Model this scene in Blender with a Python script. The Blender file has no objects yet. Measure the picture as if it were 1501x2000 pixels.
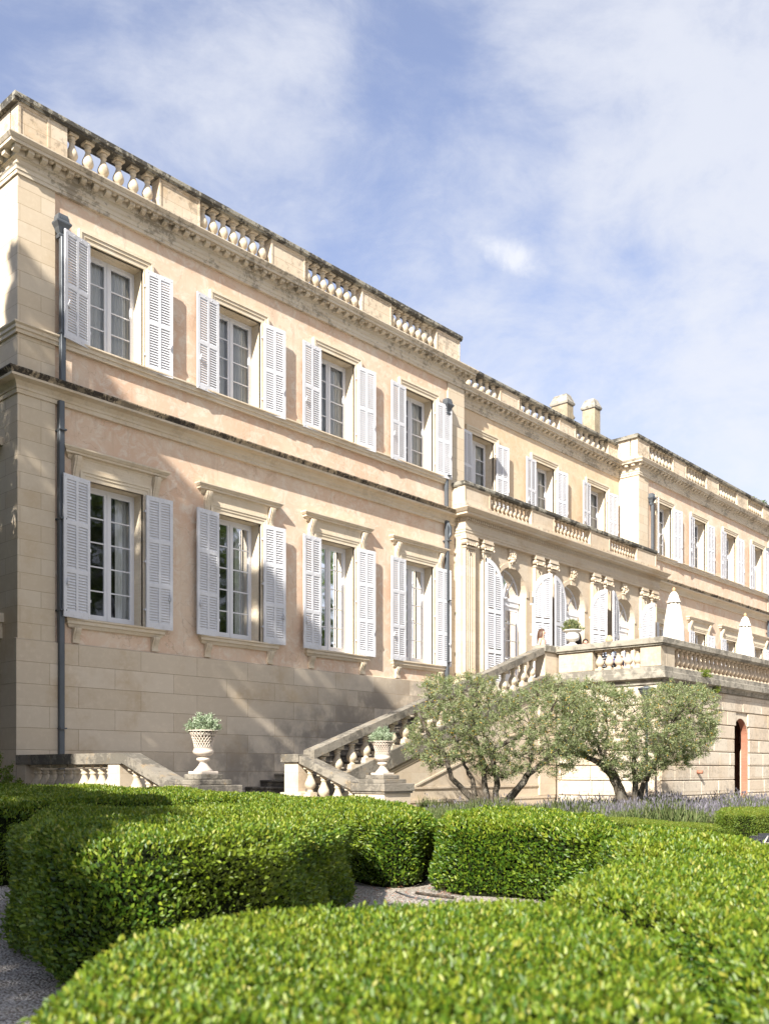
import bpy, math, random
import numpy as np
from mathutils import Vector, Matrix
random.seed(7); rng = np.random.default_rng(11)
R = math.radians
C = bpy.context.scene.collection
# ------------------------------------------------------------------ camera numbers (metres; facade runs along +X)
FPX, CXP, HYP, EYE = 1880.0, 750.5, 1505.0, 1.05
ANG = R(41.945); CA, SA = math.cos(ANG), math.sin(ANG)
def gp(x, t):                       # ground position of the sight line through column x at depth t
    u = (x - CXP) / FPX
    return (t * (CA + SA * u), t * (SA - CA * u))
SUN = Vector((1.0, 0.34, -0.745)).normalized()

# ------------------------------------------------------------------ materials
def newmat(name):
    m = bpy.data.materials.new(name); m.use_nodes = True
    nt = m.node_tree; nt.nodes.clear()
    out = nt.nodes.new('ShaderNodeOutputMaterial')
    return m, nt, out
class G:
    def __init__(s, nt): s.nt = nt
    def n(s, typ, inputs=None, **kw):
        nd = s.nt.nodes.new(typ)
        for k, v in kw.items(): setattr(nd, k, v)
        for k, v in (inputs or {}).items():
            if isinstance(v, bpy.types.NodeSocket): s.nt.links.new(v, nd.inputs[k])
            else: nd.inputs[k].default_value = v
        return nd
    def math(s, op, a, b=0.0, clamp=False):
        return s.n('ShaderNodeMath', {0: a, 1: b}, operation=op, use_clamp=clamp).outputs[0]
    def pos(s): return s.n('ShaderNodeNewGeometry').outputs['Position']
    def noise(s, vec, scale, detail=4, rough=.55, dist=0.0):
        return s.n('ShaderNodeTexNoise', {'Vector': vec, 'Scale': scale, 'Detail': detail, 'Roughness': rough, 'Distortion': dist}).outputs[0]
    def ramp(s, fac, a, b):
        return s.n('ShaderNodeMapRange', {0: fac, 1: a, 2: b, 3: 0.0, 4: 1.0}, interpolation_type='SMOOTHSTEP').outputs[0]
    def mix(s, fac, a, b, blend='MIX'):
        nd = s.n('ShaderNodeMix', data_type='RGBA', blend_type=blend, clamp_factor=True)
        for k, v in ((0, fac), (6, a), (7, b)):
            if isinstance(v, bpy.types.NodeSocket): s.nt.links.new(v, nd.inputs[k])
            else: nd.inputs[k].default_value = (v if k == 0 else (*v, 1.0))
        return nd.outputs[2]
    def bump(s, h, strength, dist=.01, normal=None):
        i = {'Height': h, 'Strength': strength, 'Distance': dist}
        if normal is not None: i['Normal'] = normal
        return s.n('ShaderNodeBump', i).outputs[0]
    def bsdf(s, col, rough=.85, normal=None, spec=.3, **kw):
        i = {'Roughness': rough, 'Specular IOR Level': spec}
        i['Base Color'] = col if isinstance(col, bpy.types.NodeSocket) else (*col, 1)
        if normal is not None: i['Normal'] = normal
        i.update(kw)
        return s.n('ShaderNodeBsdfPrincipled', i).outputs[0]
def facade_uv(g):                   # (along wall, height): works for walls facing either way
    p = g.n('ShaderNodeSeparateXYZ', {0: g.pos()})
    along = g.math('ADD', p.outputs[0], p.outputs[1])
    return g.n('ShaderNodeCombineXYZ', {0: along, 1: g.math('SUBTRACT', p.outputs[2], 3.64), 2: 0.0}).outputs[0], p.outputs[2]

def m_ashlar(name, c1, c2, bw=1.25, bh=.43, mortar=(.36, .28, .19), msize=.005, stain=.5, damp=0.0, bumpy=.5, lich=0.0, mcol_off=0):
    m, nt, out = newmat(name); g = G(nt)
    uv, z = facade_uv(g)
    br = g.n('ShaderNodeTexBrick', {'Vector': uv, 'Color1': (0, 0, 0, 1), 'Color2': (1, 1, 1, 1), 'Mortar': (.5, .5, .5, 1), 'Scale': 1.0,
             'Mortar Size': msize, 'Mortar Smooth': .25, 'Bias': 0.0, 'Brick Width': bw, 'Row Height': bh}, offset=.43, offset_frequency=2)
    pos = g.pos()
    per = g.math('MULTIPLY', g.n('ShaderNodeSeparateColor', {0: br.outputs[0]}).outputs[0], 1.0)
    n1 = g.noise(pos, .9, 5, .6); n2 = g.noise(pos, 9, 6, .65)
    sc = g.n('ShaderNodeMapping', {'Vector': pos, 'Scale': (1.0, 1.0, 7.0)}).outputs[0]
    n3 = g.noise(sc, 2.2, 4, .6, .4)
    f = g.math('ADD', g.math('MULTIPLY', per, .75), g.math('MULTIPLY', n3, .38))
    col = g.mix(f, c1, c2)
    col = g.mix(g.math('MULTIPLY', g.ramp(n1, .5, .72), stain), col, tuple(x * y for x, y in zip(c2, (.8, .68, .5))))
    col = g.mix(g.math('MULTIPLY', g.ramp(n2, .45, .75), .25), col, tuple(min(1, x * 1.2) for x in c1))
    if lich > 0:
        nl = g.noise(pos, 7.5, 9, .72); nl2 = g.noise(pos, 1.1, 3, .5)
        lf = g.math('MULTIPLY', g.ramp(g.math('ADD', nl, g.math('MULTIPLY', g.math('SUBTRACT', nl2, .5), .5)), .5, .62), lich)
        col = g.mix(lf, col, (.09, .08, .07))
    if damp > 0:                    # dark damp patches rising from the foot of the wall by the stairs
        p = g.n('ShaderNodeSeparateXYZ', {0: pos})
        base = g.ramp(g.math('SUBTRACT', p.outputs[2], g.math('MULTIPLY', g.math('MAXIMUM', g.math('SUBTRACT', p.outputs[0], 13.0), 0.0), .36)), 1.75, .5)
        nd = g.noise(pos, 1.6, 6, .65)
        col = g.mix(g.math('MULTIPLY', g.math('MULTIPLY', base, g.ramp(g.math('ADD', nd, g.math('MULTIPLY', g.math('SUBTRACT', per, .5), .22)), .36, .6)), damp), col, (.10, .095, .095))
    col = g.mix(br.outputs['Fac'], col, mortar)
    h = g.math('ADD', g.math('MULTIPLY', n2, .35), g.math('MULTIPLY', g.math('SUBTRACT', 1.0, br.outputs['Fac']), .8))
    nrm = g.bump(h, bumpy, .012)
    nt.links.new(g.bsdf(col, .9, nrm, .2), out.inputs[0]); return m

def m_stone(name, c1, c2, lich=0.0, dark=(.055, .05, .045), yellow=0.0, scale=6.0, bumpy=.5, streak=0.0, lo=.47, hi=.56):
    m, nt, out = newmat(name); g = G(nt); pos = g.pos()
    n1 = g.noise(pos, 1.4, 5, .6); n2 = g.noise(pos, 22, 5, .7); n3 = g.noise(pos, scale, 8, .75)
    sc = g.n('ShaderNodeMapping', {'Vector': pos, 'Scale': (.8, .8, 12.0)}).outputs[0]
    lay = g.noise(sc, 2.0, 3, .6, .3)
    col = g.mix(g.ramp(g.math('ADD', g.math('MULTIPLY', n1, .6), g.math('MULTIPLY', lay, .4)), .35, .65), c1, c2)
    col = g.mix(g.math('MULTIPLY', g.ramp(n2, .5, .7), .25), col, tuple(x * .7 for x in c1))
    if yellow > 0:
        ny = g.noise(pos, 3.3, 6, .7)
        col = g.mix(g.math('MULTIPLY', g.ramp(ny, .55, .68), yellow), col, (.42, .25, .06))
    if streak > 0:                  # rain streaks under a drip edge
        ss = g.n('ShaderNodeMapping', {'Vector': pos, 'Scale': (3.2, 3.2, 1.3)}).outputs[0]
        ns = g.noise(ss, 2.0, 8, .8); nb = g.noise(pos, .8, 3, .5)
        col = g.mix(g.math('MULTIPLY', g.ramp(g.math('ADD', ns, g.math('MULTIPLY', g.math('SUBTRACT', nb, .5), .6)), .49, .6), streak), col, dark)
    if lich > 0:
        nb = g.noise(pos, 1.0, 3, .5)
        f = g.ramp(g.math('ADD', n3, g.math('MULTIPLY', g.math('SUBTRACT', nb, .5), .6)), lo, hi)
        col = g.mix(g.math('MULTIPLY', f, lich), col, dark)
    nrm = g.bump(g.math('ADD', n2, g.math('MULTIPLY', n3, .8)), bumpy, .015)
    nt.links.new(g.bsdf(col, .92, nrm, .15), out.inputs[0]); return m

def m_plaster(name, ca, cb, cc):
    m, nt, out = newmat(name); g = G(nt); pos = g.pos()
    uv, z = facade_uv(g)
    br = g.n('ShaderNodeTexBrick', {'Vector': uv, 'Color1': (0, 0, 0, 1), 'Color2': (1, 1, 1, 1), 'Mortar': (.5, .5, .5, 1), 'Scale': 1.0,
             'Mortar Size': .004, 'Mortar Smooth': .6, 'Bias': 0.0, 'Brick Width': 1.1, 'Row Height': .46}, offset=.5)
    w = g.noise(pos, 3.4, 9, .78, .9); big = g.noise(pos, .55, 4, .6); fine = g.noise(pos, 30, 4, .7)
    col = g.mix(g.ramp(big, .35, .68), ca, cb)
    col = g.mix(g.math('MULTIPLY', g.ramp(w, .46, .63), .75), col, cc)
    st = g.noise(g.n('ShaderNodeMapping', {'Vector': pos, 'Scale': (1.6, 1.6, 1.1)}).outputs[0], 1.0, 8, .75, .9)
    col = g.mix(g.math('MULTIPLY', g.ramp(st, .55, .66), .45), col, tuple(x * .74 for x in ca))
    run = g.noise(g.n('ShaderNodeMapping', {'Vector': pos, 'Scale': (5.5, 5.5, .55)}).outputs[0], 1.0, 7, .72)
    col = g.mix(g.math('MULTIPLY', g.ramp(run, .56, .70), .30), col, tuple(x * .62 for x in ca))
    ck = g.n('ShaderNodeTexVoronoi', {'Vector': g.n('ShaderNodeMapping', {'Vector': g.n('ShaderNodeVectorMath', {0: pos, 1: g.n('ShaderNodeTexNoise', {'Vector': pos, 'Scale': 2.0, 'Detail': 5.0}).outputs['Color']}, operation='ADD').outputs[0], 'Scale': (.5, .5, .8)}).outputs[0], 'Scale': 1.0}, feature='DISTANCE_TO_EDGE')
    col = g.mix(g.math('MULTIPLY', g.ramp(ck.outputs['Distance'], .006, .001), .35), col, tuple(x * .5 for x in ca))
    col = g.mix(g.math('MULTIPLY', br.outputs['Fac'], .22), col, tuple(x * .6 for x in ca))
    nrm = g.bump(g.math('ADD', fine, g.math('MULTIPLY', w, .7)), .35, .01)
    nt.links.new(g.bsdf(col, .93, nrm, .12), out.inputs[0]); return m

def m_simple(name, col, rough=.5, spec=.4, var=.08, scale=5, metal=0.0):
    m, nt, out = newmat(name); g = G(nt); pos = g.pos()
    n = g.noise(pos, scale, 5, .6)
    c = g.mix(n, tuple(x * (1 - var) for x in col), tuple(min(1, x * (1 + var)) for x in col))
    r = g.math('ADD', rough - .1, g.math('MULTIPLY', n, .2))
    nt.links.new(g.bsdf(c, r, g.bump(g.noise(pos, scale * 8, 3, .6), .08, .005), spec, Metallic=metal), out.inputs[0]); return m

def m_leaf(name, cols, rough=.45, trans=.35, spec=.5, tip=None):
    m, nt, out = newmat(name); g = G(nt)
    at = g.n('ShaderNodeAttribute', attribute_name='rnd').outputs['Fac']
    cr = g.n('ShaderNodeValToRGB', {0: at}); el = cr.color_ramp.elements
    el[0].color = (*cols[0][1], 1); el[0].position = cols[0][0]
    el[1].color = (*cols[-1][1], 1); el[1].position = cols[-1][0]
    for p_, c_ in cols[1:-1]:
        e = el.new(p_); e.color = (*c_, 1)
    big = g.noise(g.pos(), 1.3, 3, .6)
    col = g.mix(g.math('MULTIPLY', g.ramp(big, .45, .7), .35), cr.outputs[0], (.16, .20, .02) if tip is None else tip)
    b = g.bsdf(col, rough, None, spec)
    tcol = g.mix(.55, col, (.35, .45, .04), 'MIX')
    tr = g.n('ShaderNodeBsdfTranslucent', {'Color': tcol}).outputs[0]
    mx = g.n('ShaderNodeMixShader', {0: trans, 1: b, 2: tr}).outputs[0]
    nt.links.new(mx, out.inputs[0]); return m

def m_bark(name, a, b):
    m, nt, out = newmat(name); g = G(nt); pos = g.pos()
    s = g.n('ShaderNodeMapping', {'Vector': pos, 'Scale': (1, 1, .35)}).outputs[0]
    n = g.noise(s, 14, 8, .75, .5); n2 = g.noise(pos, 4, 4, .6)
    col = g.mix(g.ramp(n, .4, .62), a, b)
    col = g.mix(g.math('MULTIPLY', g.ramp(n2, .5, .65), .4), col, (.20, .19, .17))
    nt.links.new(g.bsdf(col, .95, g.bump(n, .9, .03), .1), out.inputs[0]); return m

def m_glass(name):
    m, nt, out = newmat(name); g = G(nt)
    fr = g.n('ShaderNodeFresnel', {'IOR': 1.5}).outputs[0]
    wob = g.bump(g.noise(g.pos(), 1.8, 2, .5), .10, .02)
    gl = g.n('ShaderNodeBsdfGlossy', {'Color': (.9, .93, 1, 1), 'Roughness': .03, 'Normal': wob}).outputs[0]
    tr = g.n('ShaderNodeBsdfTransparent', {'Color': (.80, .84, .87, 1)}).outputs[0]
    mx = g.n('ShaderNodeMixShader', {0: g.math('ADD', fr, .02, True), 1: tr, 2: gl}).outputs[0]
    nt.links.new(mx, out.inputs[0]); return m

def m_gravel(name):
    m, nt, out = newmat(name); g = G(nt); pos = g.pos()
    v = g.n('ShaderNodeTexVoronoi', {'Vector': pos, 'Scale': 70.0, 'Randomness': 1.0}, feature='F1')
    v2 = g.n('ShaderNodeTexVoronoi', {'Vector': pos, 'Scale': 34.0, 'Randomness': 1.0}, feature='F1')
    rc = g.n('ShaderNodeSeparateColor', {0: v.outputs['Color']}).outputs[0]
    col = g.mix(rc, (.46, .42, .38), (.78, .74, .69))
    col = g.mix(g.ramp(v.outputs['Distance'], .35, .7), col, (.2, .17, .14))
    n = g.noise(pos, 1.1, 5, .6)
    col = g.mix(g.math('MULTIPLY', g.ramp(n, .45, .7), .3), col, (.42, .35, .27))
    h = g.math('SUBTRACT', 1.0, g.math('ADD', v.outputs['Distance'], g.math('MULTIPLY', v2.outputs['Distance'], .5)))
    nt.links.new(g.bsdf(col, .9, g.bump(h, 1.0, .02), .2), out.inputs[0]); return m

M = {}
M['plinth'] = m_ashlar('ashlar_plinth', (.62, .54, .44), (.53, .445, .34), 1.5, .436, mortar=(.33, .26, .18), msize=.0045, stain=.55, bumpy=.7, damp=.5)
M['ashlar'] = m_ashlar('ashlar_pilaster', (.60, .525, .42), (.54, .45, .335), .78, .33, msize=.0045, stain=.35)
M['ashlarpale'] = m_ashlar('ashlar_portico', (.54, .475, .385), (.50, .415, .315), 1.0, .33, mortar=(.46, .38, .28), msize=.003, stain=.4, lich=.10)
M['parapet'] = m_ashlar('ashlar_parapet', (.60, .52, .42), (.52, .43, .32), .95, .27, msize=.005, stain=.6, lich=.42)
M['rustic'] = m_ashlar('rusticated_blocks', (.55, .50, .42), (.50, .42, .33), 1.1, .4, msize=.004, stain=.55, bumpy=.8, lich=.28)
M['trim'] = m_stone('stone_trim', (.63, .555, .45), (.58, .485, .36), lich=.12, lo=.54, hi=.62, bumpy=.35)
M['chimney'] = m_stone('chimney_render', (.40, .34, .25), (.34, .28, .19), lich=.25, lo=.5, hi=.62, streak=.25, bumpy=.4)
M['pier'] = m_stone('terrace_pier', (.50, .435, .345), (.44, .37, .275), lich=.35, lo=.5, hi=.64, streak=.3, dark=(.2, .18, .15), bumpy=.5)
M['frame'] = m_stone('stone_window_frame', (.65, .575, .465), (.59, .50, .37), lich=.05, lo=.55, hi=.62, bumpy=.3)
M['cornice'] = m_stone('stone_cornice', (.61, .55, .455), (.57, .49, .38), lich=.6, lo=.51, hi=.62, dark=(.16, .14, .11), bumpy=.4)
M['coping'] = m_stone('lichened_coping', (.30, .285, .24), (.22, .21, .18), lich=.9, lo=.46, hi=.53, yellow=.1, scale=5.0, dark=(.05, .047, .042), bumpy=.8)
M['drip'] = m_stone('streaked_drip_course', (.46, .38, .27), (.34, .28, .2), lich=.5, streak=.95, dark=(.045, .04, .037), bumpy=.7)
M['baluster'] = m_stone('baluster_stone', (.58, .51, .41), (.50, .42, .31), lich=.4, lo=.52, hi=.64, dark=(.2, .17, .13), bumpy=.3)
M['terrbal'] = m_stone('terrace_baluster_stone', (.52, .44, .345), (.48, .385, .28), lich=.12, lo=.57, hi=.64, dark=(.2, .17, .13), bumpy=.3)
M['rail'] = m_stone('weathered_rail', (.255, .235, .20), (.20, .18, .15), lich=.7, yellow=.3, lo=.45, hi=.56, dark=(.085, .08, .07), bumpy=.9)
M['slab'] = m_stone('weathered_slab', (.36, .335, .285), (.27, .25, .21), lich=.6, lo=.46, hi=.6, dark=(.09, .085, .075), bumpy=1.0, scale=4)
M['step'] = m_stone('step_stone', (.30, .27, .22), (.2, .18, .15), lich=.7, dark=(.05, .045, .04), bumpy=.7)
M['plaster'] = m_plaster('peach_render', (.61, .43, .315), (.65, .52, .405), (.69, .61, .52))
M['plasterpale'] = m_plaster('pale_peach_render', (.61, .46, .31), (.64, .505, .355), (.67, .56, .435))
M['white'] = m_stone('weathered_white_paint', (.60, .61, .65), (.65, .66, .70), lich=.22, dark=(.42, .41, .40), lo=.52, hi=.66, bumpy=.08, scale=9, streak=.12)
M['whitef'] = m_simple('window_paint', (.68, .69, .73), .4, .4, .05, 3)
M['curtain'] = m_simple('curtain_cloth', (.78, .75, .70), .95, .1, .1, 3)
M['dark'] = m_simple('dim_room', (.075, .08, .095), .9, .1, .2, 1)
M['zinc'] = m_simple('zinc_pipe', (.095, .108, .125), .45, .5, .25, 4, .3)
M['iron'] = m_simple('black_iron', (.02, .021, .023), .5, .4, .2, 6)
M['glass'] = m_glass('window_glass')
M['terracotta'] = m_simple('white_glazed_terracotta', (.57, .50, .43), .55, .35, .12, 9)
M['urnwhite'] = m_simple('white_urn', (.66, .63, .58), .5, .35, .06, 7)
M['lattice'] = m_simple('brown_trellis', (.30, .15, .075), .8, .2, .2, 6)
M['canvas'] = m_simple('cream_canvas', (.62, .59, .53), .9, .15, .04, 2)
M['wood'] = m_simple('pale_wood', (.46, .29, .16), .6, .3, .15, 10)
M['red'] = m_stone('red_plaster', (.36, .19, .13), (.30, .135, .09), lich=.3, lo=.5, hi=.65, dark=(.25, .1, .06), bumpy=.8)
M['gravel'] = m_gravel('pale_gravel')
M['soil'] = m_stone('brown_soil', (.16, .115, .075), (.1, .075, .05), lich=.3, bumpy=.9)
M['added_lawn'] = m_stone('short_grass', (.06, .10, .025), (.09, .13, .03), lich=.2, dark=(.03, .05, .01), bumpy=1.0)
M['twigs'] = m_simple('hedge_gap_shade', (.010, .014, .005), .95, .05, .5, 20)  # near-black hedge body: shade of the leaf gaps put into its colour
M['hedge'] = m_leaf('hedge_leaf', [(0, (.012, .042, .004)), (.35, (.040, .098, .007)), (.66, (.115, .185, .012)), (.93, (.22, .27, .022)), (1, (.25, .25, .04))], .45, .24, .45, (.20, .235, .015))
M['boxleaf'] = m_leaf('box_leaf', [(0, (.05, .10, .010)), (.6, (.11, .18, .015)), (1, (.22, .22, .03))], .5, .3, .4, (.15, .17, .02))
M['olive'] = m_leaf('olive_leaf', [(0, (.06, .09, .03)), (.45, (.145, .19, .075)), (.8, (.29, .34, .18)), (.965, (.38, .39, .24)), (.975, (.55, .30, .02)), (1, (.60, .33, .02))], .5, .25, .4, (.22, .24, .11))
M['grey'] = m_leaf('silver_leaf', [(0, (.13, .19, .11)), (.5, (.25, .33, .21)), (1, (.48, .55, .43))], .6, .2, .3, (.32, .39, .27))
M['tree'] = m_leaf('tree_leaf', [(0, (.03, .06, .015)), (.6, (.06, .11, .02)), (1, (.12, .16, .03))], .5, .3, .4)
M['lav'] = m_leaf('lavender_stem', [(0, (.07, .11, .035)), (.6, (.14, .18, .07)), (1, (.24, .26, .13))], .7, .25, .2, (.17, .19, .09))
M['lavf'] = m_leaf('lavender_flower', [(0, (.085, .08, .10)), (.6, (.16, .15, .19)), (1, (.28, .265, .32))], .8, .2, .2, (.18, .17, .205))
M['bark'] = m_bark('olive_bark', (.045, .038, .03), (.15, .13, .105))
M['skin'] = m_simple('skin', (.62, .36, .26), .5, .4, .06, 12)
M['hairb'] = m_simple('brown_hair', (.07, .035, .02), .5, .5, .3, 40)
M['hairk'] = m_simple('dark_hair', (.025, .015, .012), .5, .5, .3, 40)
M['hairy'] = m_simple('blonde_hair', (.40, .30, .18), .5, .5, .25, 40)
M['pink'] = m_simple('blush_cloth', (.70, .46, .38), .85, .2, .06, 9)
M['navy'] = m_simple('navy_cloth', (.03, .045, .16), .85, .2, .15, 9)
M['blue'] = m_simple('pale_blue_cloth', (.46, .55, .74), .85, .2, .1, 9)
M['roof'] = m_simple('roof_sheet', (.3, .27, .24), .8, .2, .15, 2)

# ------------------------------------------------------------------ mesh helpers
class MB:
    def __init__(s): s.v = []; s.f = []; s.mi = []; s.sm = []
    def add(s, vs, fs, mi=0, smooth=False):
        o = len(s.v); s.v += [tuple(p) for p in vs]
        for f in fs: s.f.append(tuple(i + o for i in f)); s.mi.append(mi); s.sm.append(smooth)
    def box(s, x0, x1, y0, y1, z0, z1, mi=0, M4=None):
        vs = [Vector(p) for p in ((x0,y0,z0),(x1,y0,z0),(x1,y1,z0),(x0,y1,z0),(x0,y0,z1),(x1,y0,z1),(x1,y1,z1),(x0,y1,z1))]
        if M4 is not None: vs = [M4 @ p for p in vs]
        s.add(vs, [(0,3,2,1),(4,5,6,7),(0,1,5,4),(1,2,6,5),(2,3,7,6),(3,0,4,7)], mi)
    def cbox(s, x0, x1, y0, y1, z0, z1, b=.01, mi=0):       # box with chamfered edges
        xs = (x0, x0+b, x1-b, x1); ys = (y0, y0+b, y1-b, y1); zs = (z0, z0+b, z1-b, z1)
        rings = []
        def ring(i, z): return [(xs[1+i*0], ys[0], z)] if False else None
        def r(bx, z):
            a0, a1 = x0 + bx, x1 - bx; c0, c1 = y0 + bx, y1 - bx
            return [(a0+b, c0, z), (a1-b, c0, z), (a1, c0+b, z), (a1, c1-b, z), (a1-b, c1, z), (a0+b, c1, z), (a0, c1-b, z), (a0, c0+b, z)]
        vs = r(b, z0) + r(0, z0+b) + r(0, z1-b) + r(b, z1)
        fs = []
        for k in range(3):
            for i in range(8):
                j = (i+1) % 8; fs.append((k*8+i, k*8+j, (k+1)*8+j, (k+1)*8+i))
        fs.append(tuple(range(7, -1, -1))); fs.append(tuple(range(24, 32)))
        s.add(vs, fs, mi)
    def lathe(s, prof, cx=0, cy=0, cz=0, n=14, mi=0, smooth=True, shear=None):
        vs = []
        for r, z in prof:
            for i in range(n):
                a = 2*math.pi*i/n; vs.append((cx + r*math.cos(a), cy + r*math.sin(a), cz + z))
        fs = []
        for k in range(len(prof)-1):
            for i in range(n):
                j = (i+1) % n; fs.append((k*n+i, k*n+j, (k+1)*n+j, (k+1)*n+i))
        fs.append(tuple(range(n-1, -1, -1))); fs.append(tuple(range((len(prof)-1)*n, len(prof)*n)))
        s.add(vs, fs, mi, smooth)
    def tube(s, pts, rad, n=7, mi=0, smooth=True):
        pts = [Vector(p) for p in pts]; vs = []; N = len(pts)
        up = Vector((.31, .22, 1)).normalized()
        for k, p in enumerate(pts):
            d = (pts[min(k+1, N-1)] - pts[max(k-1, 0)])
            d = d.normalized() if d.length > 1e-9 else Vector((0, 0, 1))
            a = d.cross(up)
            if a.length < .05: a = d.cross(Vector((1, 0, 0)))
            a.normalize(); b = d.cross(a)
            r = rad[k] if hasattr(rad, '__len__') else rad
            for i in range(n):
                t = 2*math.pi*i/n; vs.append(p + a*(r*math.cos(t)) + b*(r*math.sin(t)))
        fs = []
        for k in range(N-1):
            for i in range(n):
                j = (i+1) % n; fs.append((k*n+i, k*n+j, (k+1)*n+j, (k+1)*n+i))
        fs.append(tuple(range(n-1, -1, -1))); fs.append(tuple(range((N-1)*n, N*n)))
        s.add(vs, fs, mi, smooth)
    def sweep(s, path, prof, mi=0, closed_prof=True, z_at=None, caps=True):
        """profile [(offset outwards, z)] along a plan path; outward is to the right of the walking direction"""
        P = [Vector((p[0], p[1])) for p in path]; N = len(P); vs = []; n = len(prof)
        for k in range(N):
            d0 = (P[k]-P[k-1]).normalized() if k > 0 else (P[1]-P[0]).normalized()
            d1 = (P[k+1]-P[k]).normalized() if k < N-1 else d0
            n0 = Vector((d0.y, -d0.x)); n1 = Vector((d1.y, -d1.x))
            m = (n0+n1); m = m / max(1e-6, m.dot(n0)) if m.length > 1e-6 else n0
            zz = z_at[k] if z_at else 0
            for o, z in prof: vs.append((P[k].x + m.x*o, P[k].y + m.y*o, z + zz))
        fs = []
        cnt = n if closed_prof else n-1
        for k in range(N-1):
            for i in range(cnt):
                j = (i+1) % n; fs.append((k*n+j, k*n+i, (k+1)*n+i, (k+1)*n+j))
        if caps and closed_prof:
            fs.append(tuple(range(n))); fs.append(tuple(range((N-1)*n+n-1, (N-1)*n-1, -1)))
        s.add(vs, fs, mi)
    def poly(s, pts, z0, z1, mi=0):
        n = len(pts); vs = [(p[0], p[1], z0) for p in pts] + [(p[0], p[1], z1) for p in pts]
        fs = [(i, (i+1) % n, n+(i+1) % n, n+i) for i in range(n)] + [tuple(range(n-1, -1, -1)), tuple(range(n, 2*n))]
        s.add(vs, fs, mi)
    def prism(s, pts, a, b, axis='y', mi=0):                 # outline in a vertical plane, extruded along y or x
        n = len(pts)
        if axis == 'y': vs = [(p[0], a, p[1]) for p in pts] + [(p[0], b, p[1]) for p in pts]
        else: vs = [(a, p[0], p[1]) for p in pts] + [(b, p[0], p[1]) for p in pts]
        fs = [(i, (i+1) % n, n+(i+1) % n, n+i) for i in range(n)] + [tuple(range(n-1, -1, -1)), tuple(range(n, 2*n))]
        s.add(vs, fs, mi)
    def mesh(s, name, mats):
        me = bpy.data.meshes.new(name); me.from_pydata(s.v, [], s.f)
        for m in mats: me.materials.append(m)
        me.polygons.foreach_set('material_index', s.mi); me.polygons.foreach_set('use_smooth', s.sm)
        bm_fix(me); me.update(); return me
    def build(s, name, mats, parent=None):
        if not isinstance(mats, (list, tuple)): mats = [mats]
        return link(name, s.mesh(name, mats), parent)
def bm_fix(me):
    import bmesh
    bm = bmesh.new(); bm.from_mesh(me); bmesh.ops.recalc_face_normals(bm, faces=bm.faces); bm.to_mesh(me); bm.free()
def link(name, data, parent=None, loc=None, rot=None):
    o = bpy.data.objects.new(name, data); C.objects.link(o)
    if parent: o.parent = parent
    if loc is not None: o.location = loc
    if rot is not None: o.rotation_euler = rot
    return o
def tag(o, label=None, cat=None, group=None, kind=None):
    if label: o['label'] = label
    if cat: o['category'] = cat
    if group: o['group'] = group
    if kind: o['kind'] = kind
    return o
def thing(name, label, cat, loc=(0, 0, 0), group=None):
    o = link(name, None, None, loc); return tag(o, label, cat, group)
def local(mb, root):                                        # mesh written in world metres -> root's local metres
    l = root.location; mb.v = [(x-l.x, y-l.y, z-l.z) for x, y, z in mb.v]; return mb

# ------------------------------------------------------------------ leaf clouds
LEAF6 = (np.array([(0,0,0),(.28,.5,.06),(.7,.42,.05),(1,0,-.04),(.7,-.42,.05),(.28,-.5,.06)], float), [(0,1,2,3),(0,3,4,5)])
LEAF4 = (np.array([(0,0,0),(.5,.5,.05),(1,0,0),(.5,-.5,.05)], float), [(0,1,2),(0,2,3)])
def leaf_mesh(name, pos, direc, nrm, L, W, tmpl=LEAF6, mat=None, rnd=None, extra=None):
    """one leaf per point: direc = leaf axis, nrm = leaf face normal"""
    n = len(pos); tv, tf = tmpl; k = len(tv)
    d = direc / np.linalg.norm(direc, axis=1, keepdims=True)
    s = np.cross(nrm, d); s /= (np.linalg.norm(s, axis=1, keepdims=True) + 1e-9)
    nn = np.cross(d, s)
    L = np.broadcast_to(L, (n,)).reshape(n,1,1); W = np.broadcast_to(W, (n,)).reshape(n,1,1)
    V = pos[:,None,:] + d[:,None,:]*tv[None,:,0:1]*L + s[:,None,:]*tv[None,:,1:2]*W + nn[:,None,:]*tv[None,:,2:3]*L
    V = V.reshape(-1, 3)
    lt = np.array([i for f in tf for i in f]); ls = np.array([len(f) for f in tf])
    loops = (lt[None,:] + (np.arange(n)*k)[:,None]).ravel()
    tot = np.tile(ls, n)
    if rnd is None: rnd = rng.random(n)
    att = np.repeat(rnd, k)
    mi = np.zeros(len(tot), int)
    mats = [mat]
    if extra is not None:                                   # extra: MB appended with its own material
        emb, emat = extra
        ev = np.array(emb.v).reshape(-1, 3); base = len(V)
        V = np.vstack([V, ev]); att = np.concatenate([att, np.zeros(len(ev))])
        el = np.array([i + base for f in emb.f for i in f]); et = np.array([len(f) for f in emb.f])
        loops = np.concatenate([loops, el]); tot = np.concatenate([tot, et]); mi = np.concatenate([mi, np.ones(len(et), int)])
        mats.append(emat)
    starts = np.concatenate([[0], np.cumsum(tot)[:-1]])
    me = bpy.data.meshes.new(name)
    me.vertices.add(len(V)); me.vertices.foreach_set('co', V.astype(np.float32).ravel())
    me.loops.add(len(loops)); me.loops.foreach_set('vertex_index', loops.astype(np.int32))
    me.polygons.add(len(tot)); me.polygons.foreach_set('loop_start', starts.astype(np.int32))
    try: me.polygons.foreach_set('loop_total', tot.astype(np.int32))
    except Exception: pass
    for m in mats: me.materials.append(m)
    me.polygons.foreach_set('material_index', mi.astype(np.int32))
    a = me.attributes.new('rnd', 'FLOAT', 'POINT'); a.data.foreach_set('value', att.astype(np.float32))
    me.update(calc_edges=True); me.validate(); return me
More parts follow.
